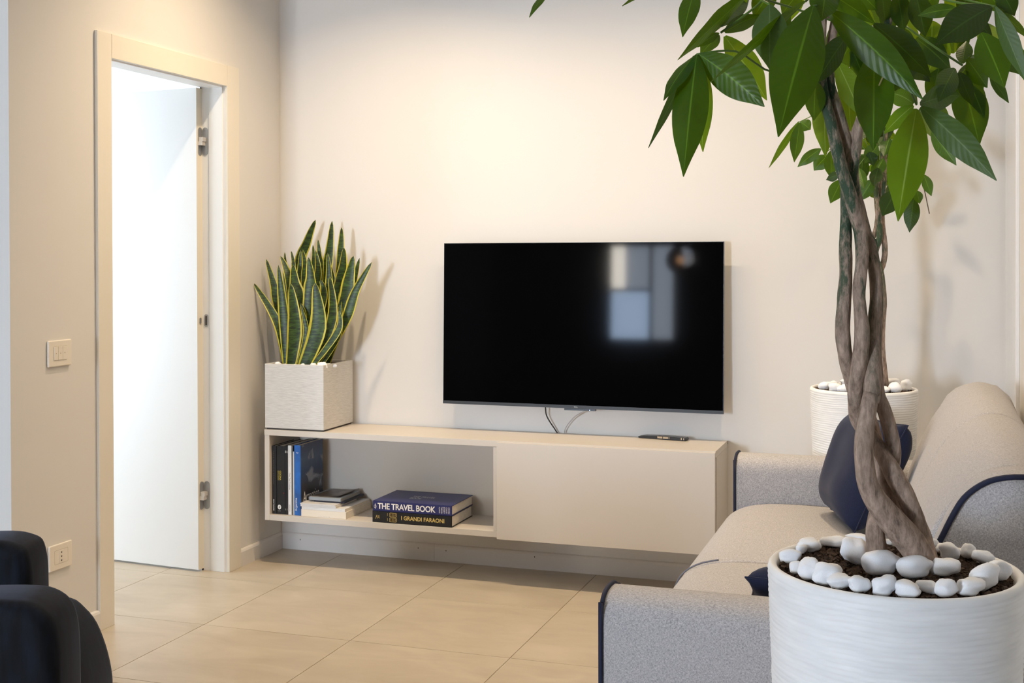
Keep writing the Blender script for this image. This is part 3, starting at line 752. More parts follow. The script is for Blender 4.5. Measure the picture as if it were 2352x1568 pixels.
# ------------------------------------------------------------------ square planter with snake plant
BX0, BX1, BY0, BY1, BZ1 = .0905, .381, -.302, -.015, .8915
sp_t = empty('snake_plant', ((BX0 + BX1) / 2, (BY0 + BY1) / 2, C1)); tag(sp_t, 'snake plant with yellow edged leaves in a square white planter on the cabinet', 'potted plant')
bm = bmesh.new()
bm_box(bm, BX0 + .006, BX1 - .006, BY0 + .006, BY1 - .006, C1 + .0005, C1 + .007)
foot = from_bm('plinth', bm, M_dark, sp_t)
def frame_box(name, x0, x1, y0, y1, z0, z1, t_, depth, mat, parent):
    o = [(x0, y0), (x1, y0), (x1, y1), (x0, y1)]; i = [(x0 + t_, y0 + t_), (x1 - t_, y0 + t_), (x1 - t_, y1 - t_), (x0 + t_, y1 - t_)]
    vs = [(*p, z0) for p in o] + [(*p, z1) for p in o] + [(*p, z1) for p in i] + [(*p, z1 - depth) for p in i]
    fs = [(3, 2, 1, 0), (12, 13, 14, 15)]
    for k in range(4):
        l = (k + 1) % 4
        fs += [(k, l, 4 + l, 4 + k), (4 + k, 4 + l, 8 + l, 8 + k), (8 + k, 8 + l, 12 + l, 12 + k)]
    o_ = mk(name, vs, fs, mat, parent)
    bv = o_.modifiers.new('bevel', 'BEVEL'); bv.width = .0025; bv.segments = 2; bv.limit_method = 'ANGLE'
    return o_
frame_box('planter', BX0, BX1, BY0, BY1, C1 + .007, BZ1, .012, .05, M_cube, sp_t)
box('soil', BX0 + .0125, BX1 - .0125, BY0 + .0125, BY1 - .0125, BZ1 - .052, BZ1 - .012, M_soil, sp_t)

def ribbon(name, C, wid, nrm, mat, parent, cup=0.15, nx=6, uvflip=False, wave=0.0, fold=0.0, prof=None, twist=0.0):
    """leaf blade along the curve C (list of points), wid(t) its width, nrm a facing hint"""
    vs, fs, uvs = [], [], []
    L = len(C); N0 = Vector(nrm).normalized()
    ph = random.random() * 6
    for i, c in enumerate(C):
        t = i / (L - 1)
        tg = (C[min(i + 1, L - 1)] - C[max(i - 1, 0)]).normalized()
        n_ = (N0 - tg * N0.dot(tg)).normalized()
        if twist: n_ = Matrix.Rotation(twist * t, 3, tg) @ n_
        s_ = tg.cross(n_).normalized()
        w = wid(t)
        for k in range(nx + 1):
            a = k / nx * 2 - 1
            off = cup * w * (a * a - 0.0) * 0.5 - fold * w * abs(a) * 0.5
            off += wave * w * math.sin(t * 17 + ph + (1.3 if a > 0 else 0)) * a * a
            vs.append(c + s_ * (a * w / 2) + n_ * off); uvs.append((k / nx, t))
    for i in range(L - 1):
        for k in range(nx):
            q = i * (nx + 1) + k
            fs.append((q, q + 1, q + nx + 2, q + nx + 1))
    return mk(name, vs, fs, mat, parent, True, uvs)

random.seed(11)
def S3(X, Y): return 560 + X / 2.959, 480 + Y / 2.959
# (base x on soil, base y on soil, [waypoints in the photo crop], y of tip, width in crop px)
snake = [
 (.170, -.250, [(232, 780), (65, 500)], -.235, 62), (.175, -.200, [(232, 660), (205, 520), (152, 340)], -.18, 66),
 (.175, -.255, [(272, 720), (235, 380)], -.24, 72), (.200, -.268, [(345, 800), (318, 505)], -.27, 98),
 (.235, -.262, [(425, 850), (390, 660)], -.255, 45), (.265, -.270, [(508, 800), (485, 500)], -.275, 124),
 (.300, -.255, [(598, 750), (585, 455)], -.25, 68), (.300, -.270, [(640, 830), (648, 690)], -.265, 48),
 (.318, -.230, [(690, 760), (760, 560), (870, 360)], -.20, 72), (.310, -.225, [(680, 650), (715, 470), (745, 318)], -.20, 96),
 (.315, -.150, [(690, 700), (740, 520), (786, 333)], -.12, 60), (.290, -.120, [(640, 500), (660, 250), (665, 125)], -.10, 56),
 (.300, -.190, [(635, 560), (670, 400), (681, 262)], -.17, 84), (.265, -.110, [(545, 520), (580, 300), (600, 80)], -.09, 78),
 (.250, -.130, [(520, 450), (515, 320), (505, 208)], -.12, 46), (.245, -.160, [(495, 540), (505, 400), (488, 280)], -.15, 52),
 (.215, -.110, [(370, 450), (430, 220), (487, 73)], -.08, 78), (.210, -.160, [(365, 600), (380, 420), (386, 278)], -.15, 46),
 (.225, -.170, [(410, 520), (415, 380), (400, 275)], -.16, 46), (.205, -.220, [(375, 650), (345, 500), (335, 378)], -.21, 88),
 (.235, -.225, [(445, 600), (455, 470), (440, 328)], -.215, 88), (.185, -.170, [(310, 520), (285, 400), (250, 320)], -.15, 52),
 (.185, -.150, [(292, 520), (285, 400), (278, 293)], -.13, 36), (.200, -.140, [(345, 450), (335, 350), (322, 285)], -.12, 30),
 (.280, -.190, [(570, 600), (580, 450), (570, 298)], -.18, 54), (.295, -.180, [(600, 620), (605, 480), (575, 358)], -.17, 52),
 (.285, -.230, [(585, 760), (600, 680), (575, 600)], -.22, 44), (.240, -.140, [(470, 460), (475, 340), (470, 243)], -.13, 34),
 (.325, -.235, [(640, 870), (655, 700), (650, 560)], -.22, 40), (.225, -.240, [(400, 800), (405, 700), (385, 640)], -.235, 42),
 (.255, -.205, [(520, 700), (545, 560), (520, 480)], -.2, 60), (.215, -.235, [(360, 780), (350, 650), (330, 500)], -.2, 50),
]
for bx, by, pts, yt, w in snake:
    P = [Vector((bx, by, BZ1 - .02))]
    m = len(pts)
    for i, q in enumerate(pts):
        yy = by + (yt - by) * (i + 1) / m
        P.append(on(*S3(*q), 1, yy))
    wm = w / 2.959 / 510.0
    C = catmull(P, max(3, 15 // m))
    def wid(t, wm=wm): return wm * (0.62 + 0.38 * min(1, t / .4)) * min(1.0, ((1 - t) / .48 + .0001) ** 0.62) + .0008
    toc = (CAM - P[-1]); toc.z = 0
    nr = toc.normalized() + Vector((random.uniform(-.45, .45), random.uniform(-.2, .2), 0))
    ribbon('leaf', C, wid, nr, M_snake, sp_t, cup=0.22, nx=8, wave=.015)
# ------------------------------------------------------------------ pebbles
random.seed(5)
PEB = []
for k in range(7):
    bm = bmesh.new(); bmesh.ops.create_icosphere(bm, subdivisions=3, radius=.5)
    sd = Vector((k * 7.3, k * 3.1, 1.7))
    for v in bm.verts:
        d_ = 1 + .42 * noise.noise(v.co * 1.7 + sd) + .14 * noise.noise(v.co * 4.0 + sd)
        p = v.co * d_
        p.x = math.copysign(abs(p.x * 2) ** 0.88 / 2, p.x); p.z = math.copysign(abs(p.z * 2) ** 0.9 / 2, p.z)
        v.co = p
    me = bpy.data.meshes.new('pebble'); bm.to_mesh(me); bm.free()
    for p in me.polygons: p.use_smooth = True
    me.materials.append(M_stone); PEB.append(me)
ORD = ('first', 'second', 'third', 'fourth', 'fifth', 'sixth', 'seventh', 'eighth', 'ninth', 'tenth', 'eleventh', 'twelfth', 'thirteenth', 'fourteenth', 'fifteenth', 'sixteenth', 'seventeenth')
def pebble(p, w, h, dpt, label, group, tilt=0.0):
    o = bpy.data.objects.new('pebble', PEB[random.randrange(7)])
    COL.objects.link(o); o.location = p; o.scale = (w, dpt, h)
    o.rotation_euler = (random.uniform(-.2, .2), tilt, 0.33 + random.uniform(-.5, .5))
    tag(o, label, 'pebble', group)
for i, (X, Y, w) in enumerate(((232, 1040, 42), (285, 1046, 30), (345, 1046, 24), (400, 1050, 36), (476, 1050, 46), (532, 1034, 62), (578, 1032, 36), (620, 1036, 28))):
    u, v = S3(X, Y); p = on(u, v, 1, -.272 if X < 570 else -.225); p.z = BZ1 - .012 + w * .17 * .00066
    pebble(p, w * .00066, w * .00055, w * .00062, ('largest white pebble at the front edge of the square snake plant planter' if w == 62 else 'small white pebble in the square snake plant planter, %s from the left' % ORD[i]), 'pebbles in the square planter')

# ------------------------------------------------------------------ sofa
sofa = empty('sofa', (2.68, -1.645, 0)); tag(sofa, 'grey melange fabric sofa with navy piping along the right wall', 'sofa')
def arch(y0, y1, ztop, rise, zb, x):
    ym, hw = (y0 + y1) / 2, (y1 - y0) / 2
    pts = [(x, y0, zb), (x, y0, ztop - rise)]
    for k in range(1, 12):
        a = math.pi - math.pi * k / 12
        pts.append((x, ym + hw * math.copysign(abs(math.cos(a)) ** .8, math.cos(a)), ztop - rise + rise * math.sin(a) ** .8))
    pts += [(x, y1, ztop - rise), (x, y1, zb)]
    return [Vector(p) for p in pts]
SX0 = 2.233
for (y0, y1) in ((-2.640, -2.490), (-.797, -.648)):
    a = prism('arm', arch(y0, y1, .667, .060, .05, SX0), (.78, 0, 0), M_sofa, sofa, .008, 3, True)
    pp = arch(y0 + .001, y1 - .001, .666, .060, .05, SX0 + .002)
    pp = [p + Vector((0, math.copysign(.0035, p.y - (y0 + y1) / 2), .002)) for p in pp]
    tube('piping', pp, .0050, M_pipe, a, 8, 2)
box('base', SX0 + .03, 3.13, -2.489, -.798, .10, .335, M_sofa, sofa, .01)
for fx_, fy_ in ((2.30, -2.56), (2.30, -.72), (3.08, -2.56), (3.08, -.72)):
    box('foot', fx_ - .025, fx_ + .025, fy_ - .025, fy_ + .025, 0, .06, M_blackpl, sofa, .004)
seatp = [(2.84, .338), (2.45, .338), (2.26, .340), (2.212, .352), (2.192, .382), (2.196, .425), (2.222, .465), (2.272, .494), (2.345, .509), (2.45, .513), (2.60, .509), (2.84, .498)]
sprof = [Vector((p.x, 0, p.z)) for p in catmull([(a, 0, b_) for a, b_ in seatp], 3)]
for y0, y1 in ((-1.641, -.801), (-2.486, -1.646)):
    sc_ = prism('seat_cushion', [p + Vector((0, y0, 0)) for p in sprof], (0, y1 - y0, 0), M_sofa, sofa, .016, 4, True)
    if y0 > -2: tube('piping', [p + Vector((-.003, y0 + .004, .003)) for p in sprof[9:25:2]], .0026, M_pipe2, sc_, 6, 2)
backp = [(3.150, .36), (2.80, .36), (2.775, .50), (2.792, .58), (2.822, .68), (2.858, .775), (2.898, .850), (2.950, .915), (3.010, .948), (3.065, .944), (3.112, .908), (3.142, .840), (3.152, .70)]
bprof = [Vector((p.x, 0, p.z)) for p in catmull([(a, 0, b_) for a, b_ in backp], 3)]
for y0, y1 in ((-1.641, -.801), (-2.490, -1.646)):
    prism('back_cushion', [p + Vector((0, y0, 0)) for p in bprof], (0, y1 - y0, 0), M_sofa, sofa, .018, 4, True)
endp = [(3.154, .06), (2.86, .06), (2.845, .40), (2.845, .62), (2.858, .72), (2.876, .79), (2.896, .835), (2.915, .876), (2.934, .908), (2.961, .932), (2.991, .946), (3.037, .952), (3.090, .945), (3.130, .910), (3.150, .86), (3.154, .70)]
for y0, y1, yo in ((-2.640, -2.492, -2.640), (-.799, -.648, -.648)):
    pr = [Vector((a, y0, b_ - (.02 if yo > -1 and b_ > .7 else 0))) for a, b_ in endp]
    e_ = prism('end_panel', pr, (0, y1 - y0, 0), M_sofa, sofa, .010, 3, True)
    if yo < -1: tube('piping', [Vector((a, yo + math.copysign(.003, yo + 1.6), b_ + .002)) for a, b_ in endp[2:14]], .0055, M_pipe, e_, 8, 3)

def pillow(name, label, c00, c10, c11, c01, thick, mat):
    n = 22
    A, B, C, D = [Vector(c) for c in (c00, c10, c11, c01)]
    nr = (B - A).cross(D - A).normalized()
    vs, fs = [], []
    for side in (1, -1):
        for i in range(n + 1):
            for j in range(n + 1):
                a, b_ = i / n, j / n
                ca, cb2 = 2 * a - 1, 2 * b_ - 1
                ea = a + .035 * math.sin(math.pi * b_) * -ca; eb = b_ + .035 * math.sin(math.pi * a) * -cb2
                p = A * (1 - ea) * (1 - eb) + B * ea * (1 - eb) + C * ea * eb + D * (1 - ea) * eb
                th = thick * (max(0, 1 - ca ** 4) * max(0, 1 - cb2 ** 4)) ** .55
                th *= 1 + .10 * noise.noise(p * 9)
                vs.append(p + nr * side * th / 2)
    def g(s, i, j): return s * (n + 1) ** 2 + i * (n + 1) + j
    for i in range(n):
        for j in range(n):
            fs.append((g(0, i, j), g(0, i + 1, j), g(0, i + 1, j + 1), g(0, i, j + 1))); fs.append((g(1, i, j), g(1, i, j + 1), g(1, i + 1, j + 1), g(1, i + 1, j)))
    t = empty(name, (A + B) / 2)
    o = mk('cover', vs, fs, mat, t, True)
    bm = bmesh.new(); bm.from_mesh(o.data); bmesh.ops.remove_doubles(bm, verts=bm.verts, dist=1e-5); bm.to_mesh(o.data); bm.free()
    ring = [vs[g(0, i, 0)] for i in range(0, n + 1)] + [vs[g(0, n, j)] for j in range(1, n + 1)] + [vs[g(0, i, n)] for i in range(n - 1, -1, -1)] + [vs[g(0, 0, j)] for j in range(n - 1, -1, -1)]
    tube('seam', ring, .0022, mat, t, 6, 1)
    tag(t, label, 'cushion', 'navy scatter cushions'); return t
pillow('scatter_cushion', 'navy blue cushion leaning against the sofa back near the rear planter', (2.565, -.885, .520), (2.660, -1.235, .520), (2.815, -1.200, .850), (2.640, -.830, .845), .17, M_navy)
pillow('scatter_cushion', 'navy blue cushion mostly hidden behind the front white planter', (2.485, -2.215, .575), (2.745, -2.215, .575), (2.745, -2.400, .665), (2.495, -2.400, .665), .085, M_navy)

# ------------------------------------------------------------------ planters and money trees
def pot_mesh():
    R1, R0, HH = .190, .152, .882
    nseg, vs, fs = 144, [], []
    prof = []
    nr = 330
    for i in range(nr + 1):
        z = .004 + (HH - .014) * i / nr
        prof.append((R0 + (R1 - R0) * (z / HH) ** .8, z, 1.0))
    prof = [(R0 - .006, 0, 0), (R0 - .001, .001, 0)] + prof
    for k in range(7):
        a = math.pi * k / 6
        prof.append((R1 - .007 + .007 * math.cos(a), HH - .008 + .008 * math.sin(a), .12))
    prof += [(R1 - .0155, HH - .03, 0), (R1 - .018, HH - .06, 0), (R1 - .02, HH - .10, 0)]
    for (r, z, rb_) in prof:
        for k in range(nseg):
            a = 2 * math.pi * k / nseg
            w = 0.0
            if rb_:
                ph = 1.5 * noise.noise(Vector((math.cos(a) * 1.4, math.sin(a) * 1.4, z * 6))) + .9 * noise.noise(Vector((math.cos(a) * 4, math.sin(a) * 4, z * 18)))
                w = rb_ * (.0010 * math.sin(2 * math.pi * z / .0079 + ph * 3.2) + .0006 * noise.noise(Vector((math.cos(a) * 3, math.sin(a) * 3, z * 220))))
            vs.append(((r + w) * math.cos(a), (r + w) * math.sin(a), z))
    L = len(prof)
    for i in range(L - 1):
        for k in range(nseg): fs.append((i * nseg + k, i * nseg + (k + 1) % nseg, (i + 1) * nseg + (k + 1) % nseg, (i + 1) * nseg + k))
    fs.append(tuple(range(nseg))[::-1])
    me = bpy.data.meshes.new('planter'); me.from_pydata(vs, [], fs)
    for p in me.polygons: p.use_smooth = True
    me.materials.append(M_pot); return me
POT = pot_mesh()
def soil_mesh(seed, n=2600):
    random.seed(seed)
    R = .172; vs, fs = [], []
    rings, seg = 14, 40
    vs.append((0, 0, .871))
    for i in range(1, rings + 1):
        for k in range(seg):
            a = 2 * math.pi * k / seg; r = R * i / rings
            vs.append((r * math.cos(a), r * math.sin(a), .868 + .006 * noise.noise(Vector((r * math.cos(a) * 30, r * math.sin(a) * 30, seed)))))
    for k in range(seg): fs.append((0, 1 + k, 1 + (k + 1) % seg))
    for i in range(rings - 1):
        for k in range(seg): fs.append((1 + i * seg + k, 1 + (i + 1) * seg + k, 1 + (i + 1) * seg + (k + 1) % seg, 1 + i * seg + (k + 1) % seg))
    cube = [(-1, -1, -1), (1, -1, -1), (1, 1, -1), (-1, 1, -1), (-1, -1, 1), (1, -1, 1), (1, 1, 1), (-1, 1, 1)]
    cf = [(0, 3, 2, 1), (4, 5, 6, 7), (0, 1, 5, 4), (1, 2, 6, 5), (2, 3, 7, 6), (3, 0, 4, 7)]
    for _ in range(n):
        r = R * .98 * math.sqrt(random.random()); a = random.random() * 6.283
        s = random.uniform(.0016, .0042) * (1.5 if random.random() < .08 else 1)
        M = Matrix.Rotation(random.random() * 6, 3, (random.random() - .5, random.random() - .5, random.random() - .5))
        b0 = len(vs); c = Vector((r * math.cos(a), r * math.sin(a), .8720 + random.uniform(-.001, .0025)))
        for q in cube:
            v = M @ (Vector(q) * s * (1 if q[2] < 0 else .75)); vs.append(c + v)
        fs += [tuple(b0 + i for i in f) for f in cf]
    me = bpy.data.meshes.new('soil'); me.from_pydata([tuple(v) for v in vs], [], fs); me.materials.append(M_soil); return me

FP = Vector((2.819, -3.090, 0)); RP = Vector((2.650, -.447, 0))
def pot_at(P, name, label, seed):
    t = empty(name, P); tag(t, label, 'potted plant', 'braided money trees in ribbed white planters')
    o = bpy.data.objects.new('planter', POT); COL.objects.link(o); o.parent = t
    s = bpy.data.objects.new('soil', soil_mesh(seed)); COL.objects.link(s); s.parent = t; s['kind'] = 'stuff'
    return t
front = pot_at(FP, 'money_tree', 'money tree with braided trunk in the large white ribbed planter nearest the viewer', 1)
rear = pot_at(RP, 'money_tree', 'smaller looking money tree in the ribbed planter behind the sofa by the wall', 2)

random.seed(21)
def K8(X, Y): return 1740 + X / 3.843, 1200 + Y / 3.843
FR = 'white pebble along the front rim of the near planter, %s from the left'
for X, Y, w, h, lab in ((375, 175, 200, 125, 'long white pebble at the back left rim of the near planter'), (270, 215, 110, 85, 'small white pebble at the left rim of the near planter, second from the back'),
        (285, 300, 175, 110, 'white pebble at the left rim of the near planter, third from the back'), (270, 400, 110, 95, 'small white pebble at the left rim of the near planter, fourth from the back'),
        (410, 415, 185, 185, FR % 'first'), (605, 445, 215, 190, FR % 'second'), (700, 525, 225, 120, FR % 'third'), (895, 545, 200, 130, FR % 'fourth'), (1110, 555, 190, 160, FR % 'fifth'), (1315, 590, 230, 130, FR % 'sixth'),
        (1490, 565, 170, 100, FR % 'seventh'), (1680, 585, 190, 140, FR % 'eighth'), (1870, 560, 255, 130, FR % 'ninth'), (2010, 480, 255, 180, FR % 'tenth'), (2130, 430, 225, 165, FR % 'eleventh'),
        (590, 140, 240, 100, 'long white pebble at the back rim of the near planter, left of the trunk'), (820, 100, 275, 110, 'largest flat white pebble at the back rim touching the trunk'),
        (850, 245, 215, 235, 'tall upright white pebble just left of the trunk base'), (1090, 360, 295, 185, 'oval white pebble in front of the trunk base, left one of two'), (1390, 395, 280, 165, 'oval white pebble in front of the trunk base, right one of two'),
        (1635, 385, 255, 150, 'rounded white pebble right of the trunk base'), (1690, 255, 195, 150, 'white pebble behind the rounded one right of the trunk'), (1540, 195, 150, 110, 'pale pebble tucked behind the trunk at the back right'),
        (1760, 205, 220, 85, 'flat pale pebble at the back right rim of the near planter'), (1895, 250, 130, 130, 'small pale pebble at the right rim of the near planter'), (2005, 300, 195, 115, 'white pebble at the right rim, behind the last of the front row')):
    mw, mh = w * .000180, h * .000182
    zc = .8760 + mh * .48
    p = on(*K8(X, Y), 2, zc)
    d_ = Vector((p.x - FP.x, p.y - FP.y))
    if d_.length > .156: d_ *= .156 / d_.length; p.x, p.y = FP.x + d_.x, FP.y + d_.y
    pebble(p, mw, mh * 1.0, max(mh, mw * .7), lab, 'white pebbles in the front planter', random.uniform(-.25, .25))
def K7(X, Y): return 1800 + X / 3.734, 820 + Y / 3.734
for i, (X, Y, w, h) in enumerate(sorted(((310, 247, 85, 60), (390, 265, 98, 65), (460, 276, 48, 50), (520, 270, 75, 65), (345, 222, 120, 35), (475, 205, 75, 45), (860, 280, 92, 50), (955, 262, 105, 80),
                   (910, 217, 130, 70), (1000, 228, 60, 50), (1060, 245, 85, 80), (830, 240, 50, 50), (530, 222, 55, 60), (600, 282, 70, 50), (680, 284, 75, 50), (765, 282, 80, 55), (430, 225, 60, 40)))):
    mw, mh = w * .00047, h * .00048
    p = on(*K7(X, Y), 2, .8760 + mh * .48)
    d_ = Vector((p.x - RP.x, p.y - RP.y)); 
    if d_.length > .150: d_ *= .150 / d_.length; p.x, p.y = RP.x + d_.x, RP.y + d_.y
    pebble(p, mw, mh, max(mh, mw * .7), 'small white pebble in the rear planter by the wall, %s from the left' % ORD[i], 'white pebbles in the rear planter')

# trunk strands of the front tree
D0 = 1.884
def q1(X, Y): return 1860 + X / 3.823, 150 + Y / 3.823
def q2(X, Y): return 1860 + X / 3.823, 540 + Y / 3.823
def q3(X, Y): return 1860 + X / 3.823, 900 + Y / 3.823
def strand(lst, parent, D=D0, mat=M_bark, seg=14):
    pts = [at(*p, D + dz) for p, dz, r in lst]; rad = [r / 3.823 * D / F_ for p, dz, r in lst]
    return tube('trunk', pts, rad, mat, parent, seg, 5, .10)
strand([((1905, -140), .03, 36), ((1888, 60), .02, 40), (q1(110, 150), .0, 44), (q1(190, 520), -.005, 52), (q1(265, 850), -.012, 56), (q1(340, 1100), -.014, 58), (q1(420, 1350), -.012, 62),
        (q2(452, 30), -.005, 58), (q2(455, 260), -.015, 56), (q2(432, 480), -.018, 56), (q2(440, 640), -.018, 56), (q2(462, 850), -.018, 66), (q2(440, 1080), -.012, 72), (q2(415, 1300), -.004, 68),
        (q3(400, 60), .008, 70), (q3(430, 260), .022, 68), (q3(570, 430), .02, 66), (q3(690, 640), .006, 78), (q3(790, 820), -.004, 84), (q3(880, 990), -.004, 82), (q3(955, 1190), .0, 80), (q3(1010, 1340), .004, 82), (q3(1040, 1480), .006, 84), (q3(1050, 1640), .006, 84)], front)
strand([((1960, -160), .05, 34), ((1915, 60), .03, 38), (q1(175, 110), .008, 42), (q1(250, 400), .006, 46), (q1(325, 680), .004, 46), (q1(335, 880), .010, 48), (q1(315, 1080), .014, 46), (q1(318, 1300), .012, 48), (q1(315, 1500), .008, 54),
        (q2(312, 120), .004, 56), (q2(316, 350), .0, 56), (q2(300, 600), -.004, 62), (q2(288, 850), -.004, 66), (q2(308, 1040), .0, 64), (q2(350, 1230), .012, 60), (q2(410, 1430), .024, 58), (q3(480, 120), .034, 58), (q3(560, 340), .038, 60),
        (q3(620, 600), .034, 62), (q3(650, 800), .026, 66), (q3(720, 980), .022, 66), (q3(830, 1200), .022, 70), (q3(880, 1330), .02, 74), (q3(900, 1480), .02, 76), (q3(910, 1640), .02, 76)], front)
st3 = strand([(q1(432, 440), .0, 14), (q1(428, 520), .0, 40), (q1(412, 700), -.002, 46), (q1(385, 900), .004, 44), (q1(395, 1060), .014, 44), (q1(440, 1250), .020, 46), (q1(495, 1460), .018, 46),
        (q2(530, 70), .012, 50), (q2(562, 280), .006, 52), (q2(580, 470), .004, 52), (q2(570, 680), .004, 54), (q2(556, 880), .0, 56), (q2(556, 1060), -.006, 62), (q2(552, 1260), -.014, 72), (q2(545, 1450), -.020, 74),
        (q3(540, 30), -.022, 74), (q3(500, 220), -.026, 76), (q3(474, 450), -.028, 78), (q3(482, 650), -.028, 82), (q3(520, 830), -.028, 90), (q3(610, 990), -.026, 106), (q3(725, 1130), -.024, 122), (q3(850, 1280), -.022, 128), (q3(950, 1410), -.018, 128), (q3(1000, 1530), -.016, 124), (q3(1020, 1680), -.014, 120)], front)
strand([(q2(545, 40), .030, 40), (q2(580, 300), .024, 44), (q2(600, 560), .020, 46), (q2(585, 800), .018, 48), (q2(580, 1000), .016, 50), (q2(590, 1200), .012, 52), (q2(605, 1400), .008, 56), (q3(640, 120), .006, 62), (q3(688, 280), .006, 66), (q3(728, 450), .010, 66),
        (q3(735, 590), .018, 64), (q3(690, 760), .026, 66), (q3(630, 930), .024, 70), (q3(585, 1100), .008, 76), (q3(575, 1250), .002, 84), (q3(590, 1400), .004, 96), (q3(600, 1520), .004, 100), (q3(605, 1680), .004, 100)], front)
def mleaf(b, t_, w, db, dt, mat, parent, roll=0.0, bow=.07, fold=.12, wave=.02):
    if parent is front: db += .048; dt += .048
    B = at(*b, db); T = at(*t_, dt)
    L = (T - B).length
    view = (CAM - (B + T) / 2).normalized()
    tg = (T - B).normalized()
    n_ = (view - tg * view.dot(tg)).normalized()
    n_ = Matrix.Rotation(roll, 3, tg) @ n_
    W = w * (db + dt) / 2 / F_ / max(.35, abs(math.cos(roll)))
    up = Vector((0, 0, 1)); up = (up - tg * up.dot(tg))
    Mi = (B + T) / 2 + n_ * bow * L * .6 + up * bow * L * .8
    C = [B * (1 - s) ** 2 + Mi * 2 * s * (1 - s) + T * s * s for s in [i / 15 for i in range(16)]]
    def wid(s): return W * max(0.0, math.sin(math.pi * (min(1, s * .985 + .015)) ** .90)) ** .95 * (1 - .25 * max(0, s - .72) / .28) + .0012
    return ribbon('leaf', C, wid, n_, mat, parent, cup=0.0, nx=8, wave=wave, fold=fold)
def cA(X, Y): return 1480 + X / 3.733, Y / 3.733
def cB(X, Y): return 1900 + X / 3.732, Y / 3.732
def cC(X, Y): return 1860 + X / 3.823, 150 + Y / 3.823
A_, G_, Y_, K_ = M_leaf, M_leaf3, M_leaf2, M_leaf4
random.seed(3)
k = 1 / 3.733
